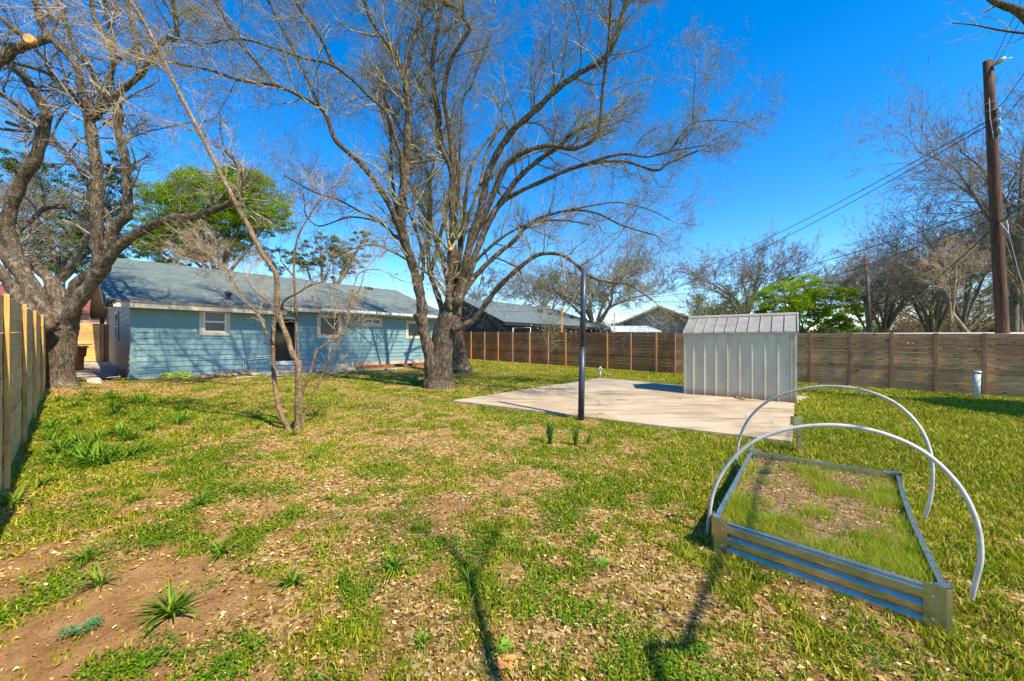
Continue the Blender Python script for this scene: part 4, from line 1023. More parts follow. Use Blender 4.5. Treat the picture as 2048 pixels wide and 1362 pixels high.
class Tree:
    def __init__(s, name, label, base, D, group=None):
        s.o = thing(name, label, 'tree', base, 0, group); s.base = Vector(base); s.D = D; s.rs = 1.0; s.m = MB(); s.limbs = []; s.rng = random.Random(4)
    def limb(s, pts, D0, D1, r0, r1, n=9, wob=.07):
        """pts: photo pixels along the limb, depth runs D0..D1, radii in metres"""
        L = [0]
        for a, b in zip(pts, pts[1:]): L.append(L[-1]+math.hypot(b[0]-a[0], b[1]-a[1]))
        r0 *= .86*s.rs; r1 *= .85*s.rs; P = [W(x, y, D0+(D1-D0)*l/L[-1]) for (x, y), l in zip(pts, L)]
        C = catmull(P, 5); k = len(C); R_ = [r0+(r1-r0)*(i/(k-1))**.62 for i in range(k)]
        for i in range(1, k-1): C[i] = C[i]+Vector((s.rng.uniform(-1, 1), s.rng.uniform(-1, 1), s.rng.uniform(-1, 1)))*R_[i]*.10
        R_ = [q*(1+.10*math.sin(i*1.3+s.rng.random()*2)) for i, q in enumerate(R_)]
        s.m.tube([c-s.base for c in C], R_, n, True, wob, s.rng); s.limbs.append((C, R_)); return C, R_
    def trunk(s, pts, rads, n=22, flare=1.35):
        C = catmull(pts, 7); k = len(C); rr_ = []
        for i in range(k):
            x = i/(k-1)*(len(rads)-1); j = min(len(rads)-2, int(x)); rr_.append(rads[j]+(rads[j+1]-rads[j])*(x-j))
        rr_ = [q*s.rs for q in rr_]; b = len(s.m.v); lob = [s.rng.uniform(0, 6.28) for _ in range(3)]
        s.m.tube([c-s.base for c in C], rr_, n, True)
        for i in range(k):
            fl = max(0, 1-i/(k*.32)); c = C[i]-s.base
            for a in range(n):
                v = Vector(s.m.v[b+i*n+a]); d = v-c; th = 2*math.pi*a/n
                q = 1+.06*math.sin(3*th+lob[0]+i*.15)+.05*math.sin(5*th+lob[1]-i*.1)+fl*fl*(flare-1)*(1+.55*math.sin(4*th+lob[2]))+s.rng.uniform(-.015, .015)
                s.m.v[b+i*n+a] = (c+d*q)[:]
    def finish(s, bark, twigs=None, twig_mat=None, tips=None, leaf=None, leafname='leaves', per=3, spread=.03, size=.012, frac=1.0):
        tr = s.m.build('trunk', bark, s.o, True)
        if twigs: fast_tubes('crown', [(tuple(Vector(a)-s.base), tuple(Vector(b)-s.base), r0, r1) for a, b, r0, r1 in twigs], twig_mat, s.o)
        if tips and leaf:
            tp = [tuple(Vector(t)-s.base) for t in tips if s.rng.random() < frac]
            leaves_at(tp, per, spread, size, leaf, leafname, s.o)
        return s.o

def center_tree():
    D = 11.33; b = G(880, 776); T = Tree('large_tree', 'large bare multi stemmed tree with arching grey limbs in the middle of the yard', b, D); T.rs = .80
    T.trunk([W(880, 782, D), W(880, 760, D), W(882, 730, D), W(886, 695, D), W(893, 660, D), W(902, 625, D), W(908, 600, D)], [.52, .47, .43, .42, .44, .40, .26], 26, 1.28)
    L = T.limb
    L([(858, 775), (862, 735), (856, 695), (846, 655), (843, 610), (836, 570), (822, 520), (808, 478), (803, 420), (806, 380), (813, 323), (816, 250), (817, 205), (811, 164)], D-.1, D-.9, .30, .125, 12)
    L([(846, 660), (840, 640), (834, 628)], D-.25, D-.5, .20, .17, 10)
    L([(811, 166), (795, 125), (764, 76), (742, 38), (726, -10), (715, -60)], D-.9, D-1.6, .10, .06)
    L([(812, 170), (818, 120), (832, 67), (855, 6), (870, -60)], D-.9, D-.6, .10, .055)
    L([(817, 210), (835, 175), (850, 150), (870, 125), (885, 100)], D-.8, D-.2, .05, .03)
    L([(822, 520), (796, 450), (770, 393), (726, 332), (673, 282), (655, 235), (640, 215), (600, 192), (553, 172), (480, 160), (423, 141), (352, 127)], D-.4, D-2.9, .155, .035)
    L([(808, 400), (803, 317), (791, 279), (776, 229), (741, 194), (673, 135), (600, 114), (493, 79), (423, 86)], D-.6, D-2.6, .11, .03)
    L([(667, 132), (638, 68), (600, 18), (580, -40)], D-1.7, D-2.2, .075, .05)
    L([(553, 172), (510, 120), (476, 81), (430, 0), (415, -40)], D-2.2, D-3, .06, .04)
    L([(640, 212), (610, 150), (581, 92), (536, 0), (525, -40)], D-1.5, D-1.0, .06, .04)
    L([(800, 440), (788, 394), (782, 323), (781, 264), (770, 200), (760, 165)], D-.4, D+.6, .09, .05)
    L([(840, 520), (858, 460), (862, 400), (853, 338), (835, 308), (817, 288), (800, 260), (770, 200)], D+.1, D+1.4, .10, .04)
    L([(843, 560), (847, 520), (832, 460), (810, 400), (800, 330)], D+.2, D+1.5, .10, .05)
    L([(908, 620), (905, 560), (905, 500), (906, 440), (905, 394), (903, 338), (888, 305), (876, 264), (879, 235), (870, 191), (864, 135), (870, 90), (876, 48)], D-.1, D-.5, .21, .09, 11)
    L([(904, 345), (905, 317), (897, 250), (888, 188), (900, 126), (920, 90), (935, 65), (938, 54), (917, 23), (882, 3), (850, -40)], D-.3, D-1.3, .115, .06)
    L([(906, 480), (914, 420), (917, 370), (920, 294), (923, 220), (929, 191), (944, 170), (960, 120), (985, 60), (990, -30)], D+.2, D+1.6, .075, .03)
    L([(890, 640), (875, 590), (860, 545), (856, 500), (856, 462), (858, 400), (865, 340), (880, 290)], D+.15, D+1.8, .16, .06)
    L([(862, 540), (878, 480), (893, 420), (903, 380)], D+.3, D+.9, .10, .07)
    L([(900, 620), (898, 585), (902, 535), (904, 500)], D-.3, D-.5, .14, .12)
    L([(908, 600), (915, 545), (921, 484), (931, 400), (940, 340), (960, 300), (985, 270), (1010, 250)], D+.1, D+1.9, .15, .05)
    L([(905, 615), (925, 550), (945, 470), (958, 430), (967, 394), (976, 347), (994, 308), (1023, 264), (1055, 235), (1080, 212), (1117, 176), (1159, 147), (1206, 117), (1229, 85), (1244, 29), (1253, 0), (1262, -60)], D-.2, D-1.6, .20, .075, 11)
    L([(940, 490), (965, 440), (982, 400), (1011, 332), (1047, 305), (1097, 291), (1147, 297), (1191, 276), (1200, 250), (1206, 176), (1217, 88), (1223, 0), (1228, -50)], D-.3, D-2.4, .15, .045)
    L([(912, 610), (940, 540), (962, 480), (985, 430), (1005, 400), (1041, 352), (1082, 317), (1117, 294), (1147, 264), (1182, 250)], D-.3, D-.2, .19, .07, 11)
    L([(990, 420), (1018, 394), (1088, 361), (1141, 338), (1191, 326), (1250, 323), (1311, 341), (1338, 326), (1400, 300)], D, D-1.5, .13, .028)
    L([(1150, 335), (1206, 317), (1250, 308), (1294, 314), (1344, 302), (1408, 291)], D-.6, D-1.9, .075, .022)
    L([(1340, 303), (1352, 285), (1367, 264), (1385, 247), (1430, 240), (1480, 245)], D-1.5, D-2.0, .05, .012)
    L([(1385, 250), (1388, 190), (1392, 140)], D-1.7, D-1.9, .03, .01)
    L([(905, 660), (935, 648), (951, 636), (975, 603), (1002, 569), (1039, 535), (1076, 510), (1117, 508), (1144, 522), (1164, 540), (1184, 555), (1218, 565), (1255, 569), (1309, 603)], D-.3, D-2.2, .17, .022, 11)
    L([(912, 630), (925, 589), (951, 552), (992, 511), (1029, 481), (1049, 457), (1083, 435), (1144, 420), (1195, 427), (1245, 451), (1313, 471)], D-.1, D+.4, .17, .03, 11)
    L([(1144, 419), (1190, 410), (1240, 405), (1300, 420), (1340, 440)], D+.2, D+.8, .05, .02)
    L([(985, 512), (1015, 525), (1039, 540), (1046, 562), (1062, 590)], D-.6, D-1.2, .05, .015)
    L([(968, 498), (975, 520), (965, 545)], D+.2, D+.4, .05, .03)
    L([(1210, 565), (1218, 578), (1240, 586), (1262, 578)], D-1.8, D-2.0, .03, .012)
    L([(806, 478), (792, 474), (755, 440), (718, 422), (678, 400), (630, 385), (570, 352)], D-.3, D+1.6, .085, .03)
    L([(755, 442), (699, 434), (640, 452), (612, 430), (610, 400)], D+.3, D+.9, .05, .02)
    gr = Grower(21, .26, .6)
    for i, (C, R_) in enumerate(T.limbs):
        ln = sum((C[j+1]-C[j]).length for j in range(len(C)-1))
        if i in (1, 19): continue
        far = R_[-1] < .05
        gr.along(C, R_, int(5+ln*2.0), 1.5 if i not in (23, 24, 25, 26) else 1.0, [(7, .55, .85), (5, .5, .8), (4, .45, .7)], lo=.42 if ln > 3 else .25, ang=1.05, rf=.42)
        e = C[-1]; d = (C[-1]-C[-4]).normalized()
        for k in range(3): gr.branch(e, (d+gr.rv()*.5).normalized(), 1.5 if C[-1].x < 2.5 else .8, max(.008, R_[-1]*.6), [(7, .55, .7), (5, .5, .7), (3, .5, .6)])
    # the long upper crown that carries on above the frame
    for i in (2, 3, 7, 14, 20, 21, 15):
        C, R_ = T.limbs[i]
        for k in range(3): gr.branch(C[-1], ((C[-1]-C[-6]).normalized()+gr.rv()*.6).normalized(), 2.6, max(.02, R_[-1]*.7), [(10, .5, .8), (7, .5, .7), (4, .5, .6)])
    print('center twigs', len(gr.segs))
    o = T.finish(M['bark'], gr.segs, M['twig'], gr.tips, M['bud'], 'buds', 3, .05, .013, .55)
    # healed pruning scars
    for nm, px, py, d_, r in (('cut_scar', 902, 499, D-.62, .05), ('cut_scar', 945, 559, D-.42, .045)):
        c = W(px, py, d_)-b; m = MB(); m.tube([c, c+Vector((0, -.05, .01))], [r, r*.9], 12); m.build(nm, M['cut'] if px == 902 else M['twig_left'], o)
center_tree()

def back_tree():
    b = G(921, 746); D = b.y; T = Tree('large_tree', 'second bare tree whose trunk shows right behind the central one', b, D)
    T.trunk([W(922, 750, D), W(920, 725, D), W(915, 695, D), W(909, 660, D), W(905, 620, D), W(903, 590, D)], [.42, .36, .34, .34, .32, .25], 20, 1.3)
    for pts, dd, r0, r1 in (([(905, 610), (890, 540), (868, 470), (835, 400), (800, 330), (772, 250), (750, 190)], .8, .17, .05), ([(905, 600), (918, 520), (935, 440), (960, 370), (975, 300), (1010, 240)], 1.2, .17, .05),
        ([(905, 610), (930, 550), (985, 490), (1050, 450), (1120, 440), (1180, 450)], -.6, .12, .03), ([(903, 600), (900, 520), (905, 440), (915, 340), (900, 260), (890, 200)], -.5, .16, .05),
        ([(905, 615), (870, 560), (815, 520), (750, 490), (700, 500), (660, 520)], .9, .11, .03), ([(960, 370), (1020, 330), (1100, 300), (1180, 330)], 1.0, .07, .03)):
        T.limb(pts, D, D+dd*2, r0, r1)
    gr = Grower(44, .3, .4)
    for C, R_ in T.limbs: gr.along(C, R_, 10, 2.0, [(8, .5, .8), (5, .5, .7), (3, .5, .6)], lo=.3)
    T.finish(M['bark'], gr.segs, M['twig'], gr.tips, M['bud'], 'buds', 3, .04, .016, .4)
back_tree()

def left_tree():
    D = 10.3; b = G(120, 775); b = Vector((-11.85, D, gz(-11.85, D))); T = Tree('large_tree', 'huge pale grey leaning tree with twisting limbs beside the left cedar fence', b, D); T.rs = .74
    sx = lambda pts: pts
    T.trunk([W(118, 782, D), W(116, 762, D), W(118, 735, D), W(118, 705, D), W(116, 675, D), W(120, 650, D), W(128, 632, D), W(135, 615, D)], [.56, .46, .40, .42, .44, .47, .42, .28], 26, 1.3)
    L = T.limb
    L([(125, 665), (140, 632), (165, 590), (190, 552), (198, 520), (195, 490), (194, 446), (194, 388), (192, 317), (180, 254), (178, 226)], D, D-.7, .30, .17, 13)
    L([(178, 232), (172, 200), (162, 169), (152, 130), (116, 92), (95, 70), (78, 35), (70, 0), (62, -40)], D-.7, D-1.5, .13, .09)
    L([(182, 245), (155, 204), (116, 162), (81, 141), (32, 127), (0, 118)], D-.6, D-1.0, .10, .05)
    L([(109, 159), (98, 140), (88, 118), (70, 100)], D-.8, D-1.1, .07, .05)
    L([(180, 240), (197, 228), (201, 183), (190, 152), (155, 106), (141, 70), (123, 28), (118, -10)], D-.6, D-.2, .14, .07)
    L([(201, 215), (212, 190), (219, 166), (226, 120), (215, 81), (190, 39), (182, 0), (178, -40)], D-.6, D-1.2, .11, .07)
    L([(226, 125), (229, 99), (215, 42), (208, -10)], D-.9, D-.6, .07, .05)
    L([(205, 222), (226, 197), (254, 173), (282, 148), (307, 109), (328, 81), (352, 74), (352, 39), (345, 0), (340, -40)], D-.6, D-1.9, .13, .06)
    L([(276, 150), (275, 120), (273, 88), (261, 35), (252, -10)], D-1.1, D-.8, .085, .06)
    L([(352, 74), (390, 85), (420, 110)], D-1.6, D-2.2, .04, .02)
    L([(185, 560), (205, 540), (216, 500), (228, 455), (253, 430), (254, 400), (253, 350), (247, 300), (236, 257), (240, 225), (232, 200)], D-.1, D-.7, .26, .12, 12)
    L([(238, 262), (220, 250), (201, 233)], D-.6, D-.6, .08, .08)
    L([(198, 545), (215, 520), (243, 489), (277, 465), (317, 446), (351, 434), (388, 434), (432, 418), (469, 400), (480, 375), (486, 352), (472, 324), (450, 300)], D-.2, D-1.6, .24, .06, 12)
    L([(300, 452), (320, 438), (345, 432), (372, 420), (382, 425)], D-.6, D-.5, .07, .04)
    L([(115, 660), (92, 628), (62, 573), (37, 523), (20, 480), (15, 441), (35, 381), (70, 317), (88, 261), (92, 226), (70, 187), (46, 152), (25, 134), (0, 105)], D-.1, D-1.0, .36, .11, 13)
    L([(84, 262), (46, 219), (0, 187), (-40, 160)], D-.7, D-1.2, .12, .08)
    L([(22, 490), (34, 465), (71, 434), (89, 418), (129, 415), (160, 430), (182, 443)], D, D+.9, .12, .06)
    L([(230, 470), (222, 449), (210, 415), (183, 381), (159, 338), (134, 310), (102, 275), (85, 262)], D+.3, D+1.0, .12, .10)
    L([(102, 278), (118, 242), (141, 211)], D+.9, D+1.2, .06, .03)
    L([(134, 310), (150, 290), (170, 275), (247, 277), (300, 262), (380, 245)], D+.8, D-.2, .045, .02)
    L([(105, 650), (71, 597), (25, 529), (0, 502), (-40, 470)], D-.3, D-.6, .25, .18, 11)
    L([(100, 660), (52, 610), (31, 582), (0, 545), (-40, 500)], D-.5, D-1.0, .26, .18, 11)
    L([(120, 640), (105, 573), (86, 545), (62, 530)], D+.2, D+.4, .24, .2, 11)
    L([(130, 620), (150, 570), (178, 545), (196, 530)], D+.4, D+.5, .2, .15, 11)
    L([(-70, 170), (0, 116), (35, 95), (70, 85), (99, 76)], D-1.6, D-1.2, .24, .13, 12)
    L([(0, 35), (30, 60), (55, 78)], D-1.6, D-1.6, .07, .10)
    L([(15, 245), (60, 262), (0, 258)], D-.4, D-.8, .07, .05)
    gr = Grower(77, .1, .65)
    for i, (C, R_) in enumerate(T.limbs):
        ln = sum((C[j+1]-C[j]).length for j in range(len(C)-1))
        if i in (11, 21, 22, 23, 24, 25): continue
        gr.along(C, R_, int(3+ln*1.7), 1.1, [(6, .55, .8), (4, .5, .7), (3, .45, .6)], lo=.5 if ln > 3 else .3, ang=1.0)
        if R_[-1] < .2:
            for k in range(2): gr.branch(C[-1], ((C[-1]-C[-4]).normalized()+gr.rv()*.6).normalized(), 1.3, max(.01, R_[-1]*.5), [(7, .55, .8), (5, .5, .7), (3, .5, .6)])
    for i in (1, 4, 5, 7, 8):
        C, R_ = T.limbs[i]
        for k in range(3): gr.branch(C[-1], (Vector((0, 0, .7))+gr.rv()*.9).normalized(), 2.0, .03, [(9, .5, .9), (6, .5, .8), (3, .5, .6)])
    print('left twigs', len(gr.segs))
    o = T.finish(M['bark_left'], gr.segs, M['twig_left'], gr.tips, M['seed'], 'seed_pods', 2, .03, .012, .35)
    c = W(57, 76, D-1.78)-b; m = MB(); m.tube([c+Vector((-.02, .06, 0)), c], [.10, .095], 14); m.build('cut_scar', M['cut'], o)
left_tree()

def myrtle():
    D = 6.05; b = G(590, 861); T = Tree('slender_tree', 'slender tan multi stemmed small tree with bare arching stems in the left lawn', b, D); L = T.limb
    L([(582, 868), (568, 840), (557, 813), (548, 755), (545, 690), (533, 668), (517, 628), (493, 604), (474, 573), (462, 548), (440, 528), (410, 520)], D-.02, D+.5, .055, .014, 10, .12)
    L([(545, 690), (547, 660), (549, 645), (557, 630)], D, D-.05, .035, .03)
    L([(594, 868), (597, 813), (597, 760), (596, 727), (585, 708), (573, 671), (557, 631), (554, 585), (551, 548), (523, 505), (493, 446), (468, 400), (440, 345), (423, 310), (381, 229), (349, 166), (317, 102), (293, 53), (261, 0), (240, -40)], D, D-1.3, .066, .022, 11, .12)
    L([(567, 650), (557, 622), (520, 590), (502, 573), (493, 554)], D-.02, D+.3, .022, .012)
    L([(597, 740), (594, 678), (591, 616), (588, 523), (597, 471), (620, 430), (641, 400), (670, 370)], D+.05, D-.4, .036, .007, 8, .12)
    L([(562, 620), (570, 600), (597, 585), (616, 573), (647, 563)], D-.05, D-.5, .024, .012)
    L([(592, 865), (600, 801), (616, 758), (631, 708), (641, 696), (671, 678), (690, 662), (696, 631), (708, 604), (721, 573), (730, 540)], D+.08, D+.3, .034, .010, 9, .15)
    L([(600, 862), (620, 800), (647, 745), (678, 684), (688, 668)], D+.14, D+.15, .020, .016, 8, .12)
    L([(693, 640), (703, 590), (712, 560), (721, 545), (758, 539), (801, 560), (840, 570)], D+.2, D+.6, .018, .007)
    L([(668, 678), (669, 650), (668, 628)], D+.2, D+.2, .016, .010)
    L([(349, 166), (330, 140), (300, 122), (262, 125), (240, 160), (243, 195)], D-1.0, D-1.4, .012, .005)
    L([(300, 60), (250, 20), (200, 25), (130, 15)], D-1.1, D-1.6, .010, .004)
    gr = Grower(5, .25, .45)
    sp = [(6, .55, .7), (4, .5, .6), (3, .45, .5)]
    for i, (C, R_) in enumerate(T.limbs):
        cnt = {0: 9, 2: 12, 4: 12, 6: 9, 8: 9}.get(i, 5)
        gr.along(C, R_, cnt, .55, sp, lo=.5 if i in (0, 2, 4, 6) else .3, ang=.7, rf=.28)
        if i not in (1, 7, 9):
            for k in range(3): gr.branch(C[-1], ((C[-1]-C[-4]).normalized()+gr.rv()*.7).normalized(), .55, .006, sp)
    # knot of pale twigs left of the stems
    C, R_ = T.limbs[0]
    for k in range(16): gr.branch(C[-1-k % 8], (Vector((-.7, .3, .45))+gr.rv()*.7).normalized(), .7, .006, sp)
    segs = [(a, c_, max(.0016, r0*.7), max(.0013, r1*.7)) for a, c_, r0, r1 in gr.segs]
    T.finish(M['bark_myrtle'], segs, M['twig_myrtle'], gr.tips, M['seed'], 'seed_pods', 1, .006, .006, .25)
myrtle()

# ---- background trees
def bare_tree(px, D, top_py, width_px, label, seed, bark_m=None, twig_m=None, leaf=None, forks=6, r=.16, density=1.0, lean=0, leafper=3, lsize=.03, name='bare_tree', gname='distant bare trees', low=.28):
    x = (px-1024)/F*D; b = Vector((x, D, gz(x, D))); H = CZ-(top_py-HY)/F*D-b.z; wd = width_px/F*D/2
    T = Tree(name, label, b, D, gname); gr = Grower(seed, .15, .6); rg = random.Random(seed); r *= .68
    h0 = H*low; T.trunk([b+Vector((0, 0, -.2)), b+Vector((lean*h0*.3, 0, h0*.5)), b+Vector((lean*h0, 0, h0))], [r*1.15, r, r*.8], 10, 1.2)
    for k in range(forks):
        a = 6.283*(k+rg.random()*.6)/forks; ex = math.cos(a)*wd*rg.uniform(.45, .85); ey = math.sin(a)*wd*rg.uniform(.3, .7); ez = h0+(H-h0)*(rg.uniform(.35, .62) if k else .7)
        p0 = b+Vector((lean*h0, 0, h0*rg.uniform(.8, 1))); p3 = b+Vector((lean*h0+ex, ey, ez)); p1 = p0.lerp(p3, .35)+Vector((rg.uniform(-.1, .1)*wd, 0, (H-h0)*.10)); p2 = p0.lerp(p3, .7)+Vector((rg.uniform(-.1, .1)*wd, 0, (H-h0)*.08))
        C = catmull([p0, p1, p2, p3], 4); R_ = [r*.62*(1-.75*i/(len(C)-1)) for i in range(len(C))]
        T.m.tube([c-b for c in C], R_, 6, True); T.limbs.append((C, R_))
        Ls = (H-h0)*.34
        gr.along(C, R_, int(9*density), Ls*.85, [(6, .55, .75), (5, .5, .7), (3, .5, .6)], lo=.2, ang=.85, rf=.5)
        for q in range(3): gr.branch(C[-1], ((C[-1]-C[-3]).normalized()+gr.rv()*.6).normalized(), Ls, R_[-1]*.8, [(7, .55, .7), (5, .5, .7), (3, .5, .6)] if density > .3 else [(3, .55, .6), (2, .5, .5)])
    tr = D*.00030
    segs = [(a, c_, max(tr, r0), max(tr*.7, r1)) for a, c_, r0, r1 in gr.segs]; T.name_ = label
    T.finish(bark_m or M['bark_far'], segs, twig_m or M['twig_far'], gr.tips if leaf else None, leaf, 'leaves', leafper, .12, lsize, 1.0)
    return T
def leaf_tree(px, D, parts, label, seed, leaf, trunk_r=.25, size=.05, per=90, bark_m=None, name='leafy_tree', gname='leafy trees beyond the fences', dens=1.0):
    """parts: list of (px, py, half width px, half height px) lobes of the crown"""
    x = (px-1024)/F*D; b = Vector((x, D, gz(x, D))); T = Tree(name, label, b, D, gname); rg = random.Random(seed); gr = Grower(seed, .2, .4)
    cz = sum(p[1] for p in parts)/len(parts); hz = (CZ-(cz-HY)/F*D-b.z); T.trunk([b, b+Vector((0, 0, hz*.3)), b+Vector((0, 0, hz*.55))], [trunk_r*1.1, trunk_r, trunk_r*.8], 10)
    pts = []
    for (cx, cy, hw, hh) in parts:
        c = W(cx, cy, D+rg.uniform(-1, 1)); a = hw/F*D; h = hh/F*D
        p0 = b+Vector((0, 0, hz*.5)); C = catmull([p0, p0.lerp(c, .5)+Vector((rg.uniform(-.3, .3), 0, -.2)), c], 4); R_ = [trunk_r*.55*(1-.7*i/(len(C)-1)) for i in range(len(C))]
        T.m.tube([q-b for q in C], R_, 6, True); gr.along(C, R_, 6, a*.8, [(4, .6, .8), (3, .5, .7)], lo=.3)
        n = int(dens*26*(hw*hh/2500.0))+6
        for i in range(n):                       # leaf sprays, more of them near the skin of the lobe
            while True:
                v = Vector((rg.uniform(-1, 1), rg.uniform(-1, 1), rg.uniform(-1, 1)))
                if .35 < v.length < 1: break
            q = c+Vector((v.x*a, v.y*a*.8, v.z*h)); pts.append((q, min(a, h)*rg.uniform(.05, .2)))
            if i % 3 == 0: gr.branch(c.lerp(q, .3), q-c, (q-c).length*.8, .03, [(2, .5, .8)])
    n = len(pts)*per; cen_ = np.repeat(np.array([p[0][:] for p in pts]), per, 0); sg = np.repeat(np.array([p[1] for p in pts]), per)
    off_ = NR.normal(0, 1, (n, 3)); off_[:, 2] *= .45; off_[:, 2] -= .15*np.hypot(off_[:, 0], off_[:, 1])
    c = cen_+off_*sg[:, None]-np.array(b); s = size*(.5+.9*NR.random(n))
    V, f = quads(c, (NR.random(n)-.5)*2.4, NR.random(n)*6.28, s, s*.4, s*.2, n)
    o = T.finish(bark_m or M['bark_far'], [(a_, b2, max(.012, r0), max(.01, r1)) for a_, b2, r0, r1 in gr.segs], M['bark_far'])
    fast_mesh('leaves', V, f, leaf, T.o); return T
leaf_tree(440, 29, [(420, 400, 90, 60), (500, 400, 75, 55), (330, 420, 60, 55), (540, 440, 45, 35), (420, 470, 110, 50), (350, 490, 70, 40), (480, 360, 50, 30), (375, 365, 40, 30), (290, 480, 35, 40)],
          'bright lime green tree rising behind the left end of the blue house roof', 1, M['leaf_bright'], .3, .068, 150, dens=3.4)
leaf_tree(120, 21, [(60, 400, 70, 75), (150, 420, 75, 70), (30, 480, 60, 60), (120, 500, 85, 55), (190, 480, 55, 60), (220, 380, 45, 50), (60, 330, 45, 35), (225, 330, 35, 30)],
          'dark glossy evergreen tree seen through the limbs of the left tree', 2, M['leaf_dark'], .25, .06, 140, name='evergreen_tree', dens=1.25, bark_m=M['twig_left'])
leaf_tree(647, 31, [(640, 490, 40, 30), (700, 510, 45, 30), (610, 520, 30, 25), (660, 530, 60, 25), (725, 480, 25, 20), (560, 520, 40, 30)],
          'sparse pale green tree behind the middle of the blue house roof', 3, M['leaf_soft'], .3, .07, 130, dens=1.8)
leaf_tree(1600, 27, [(1570, 600, 50, 38), (1610, 580, 50, 33), (1665, 605, 48, 35), (1600, 630, 70, 32), (1545, 635, 35, 25), (1695, 635, 35, 26)],
          'rounded bright green tree above the fence right of the shed', 4, M['leaf_bright'], .2, .065, 150, dens=3.2)
bare_tree(1190, 38, 480, 290, 'broad olive budding tree between the dark house and the grey gable', 101, leaf=M['leaf_soft'], forks=9, r=.4, leafper=1, lsize=.035, density=1.5, low=.24)
bare_tree(1090, 44, 515, 150, 'thin bare tree rising behind the navy house roof', 102, forks=6, r=.2, density=.8)
bare_tree(950, 46, 545, 90, 'small bare tree seen just right of the central trunk', 103, forks=5, r=.18, density=.6)
bare_tree(1490, 36, 455, 240, 'tall spreading bare tree directly behind the steel shed', 104, forks=8, r=.32, density=1.2)
bare_tree(1440, 32, 575, 130, 'low olive bush like tree behind the shed roof', 105, leaf=M['leaf_soft'], forks=7, r=.15, leafper=1, lsize=.05, low=.15)
bare_tree(1735, 33, 490, 150, 'bare tree behind the fence right of the bright green tree', 106, forks=7, r=.2, density=1.1)
bare_tree(1785, 27, 500, 170, 'dark limbed bare tree leaning left of the utility pole', 107, forks=8, r=.24, lean=-.25, density=1.2)
bare_tree(1865, 24, 440, 230, 'dense twiggy tree just left of the utility pole', 108, forks=9, r=.26, density=1.5, low=.2)
bare_tree(1925, 19, 330, 270, 'tall fine twigged tree directly left of the utility pole', 116, forks=8, r=.15, density=1.0, low=.25)
bare_tree(1900, 33, 545, 330, 'low rusty brown thicket tree behind the fence at right', 109, twig_m=M['twig_rust'], forks=10, r=.2, density=1.6, low=.1)
bare_tree(2028, 16.0, 100, 400, 'tall bare tree behind the utility pole with wide open crown', 110, forks=8, r=.2, density=.9, low=.38)
bare_tree(2045, 15.5, 360, 190, 'leaning pale limbed tree at the right edge behind the pole', 111, bark_m=M['bark_tan'], forks=7, r=.16, density=1.1, lean=.1)
bare_tree(1975, 14.8, 480, 60, 'thin tan sapling leaning left between fence and utility pole', 112, bark_m=M['bark_tan'], twig_m=M['twig_myrtle'], forks=4, r=.09, density=.5, lean=-.5, low=.5)
leaf_tree(1930, 26, [(1900, 630, 60, 30), (1960, 610, 45, 35), (2030, 560, 40, 50)], 'patchy olive bush behind the fence by the utility pole', 6, M['leaf_mid'], .15, .05, 60, name='leafy_bush', dens=.8)
leaf_tree(2040, 21, [(2035, 480, 35, 45), (2050, 400, 25, 40), (2045, 560, 35, 40)], 'dark green leafy tree cut by the right edge of the photo', 8, M['leaf_dark'], .15, .05, 70, name='leafy_tree', dens=.7)
bare_tree(1290, 30, 620, 60, 'pale bare shrub in front of the grey gabled house', 113, bark_m=M['twig_left'], twig_m=M['twig_left'], forks=3, r=.045, density=.1, low=.1)
bare_tree(1345, 30, 605, 80, 'pale bare shrub right of the grey gable peak', 114, bark_m=M['twig_left'], twig_m=M['twig_left'], forks=5, r=.05, density=.1, low=.1)
bare_tree(30, 15.5, 330, 130, 'pale thin branched tree behind the top of the cedar fence', 115, bark_m=M['twig_left'], twig_m=M['twig_left'], forks=6, r=.1, density=.7, low=.3)
# far tree belt closing the horizon
def belt():
    segs = []; gr = Grower(301, .3, .5); pts = []
    rg = random.Random(8)
    for i in range(150):
        px = -500+i*21; D = rg.uniform(70, 95); x = (px-1024)/F*D; z = .6; H = rg.uniform(3.5, 6.5)
        for k in range(4): gr.branch(Vector((x, D, z)), Vector((rg.uniform(-.4, .4), 0, 1)), H*.6, .12, [(5, .6, .6), (4, .5, .6)])
    segs = [(a, b, max(.03, r0), max(.025, r1)) for a, b, r0, r1 in gr.segs]
    o = fast_tubes('distant_wood', segs, M['twig_far'], None); tag(o, 'hazy far off row of bare woodland along the horizon', 'woodland', kind='stuff')
    c = np.array(gr.tips); n = len(c)*14; c = np.repeat(c, 14, 0)+NR.normal(0, .6, (n, 3)); s = .22*(.5+NR.random(n))
    V, f = quads(c, (NR.random(n)-.5)*3, NR.random(n)*6.28, s, s*.6, s*.2, n); o = fast_mesh('distant_wood', V, f, M['leaf_mid']); tag(o, 'far off dull green treetops along the horizon', 'woodland', kind='stuff')
belt()
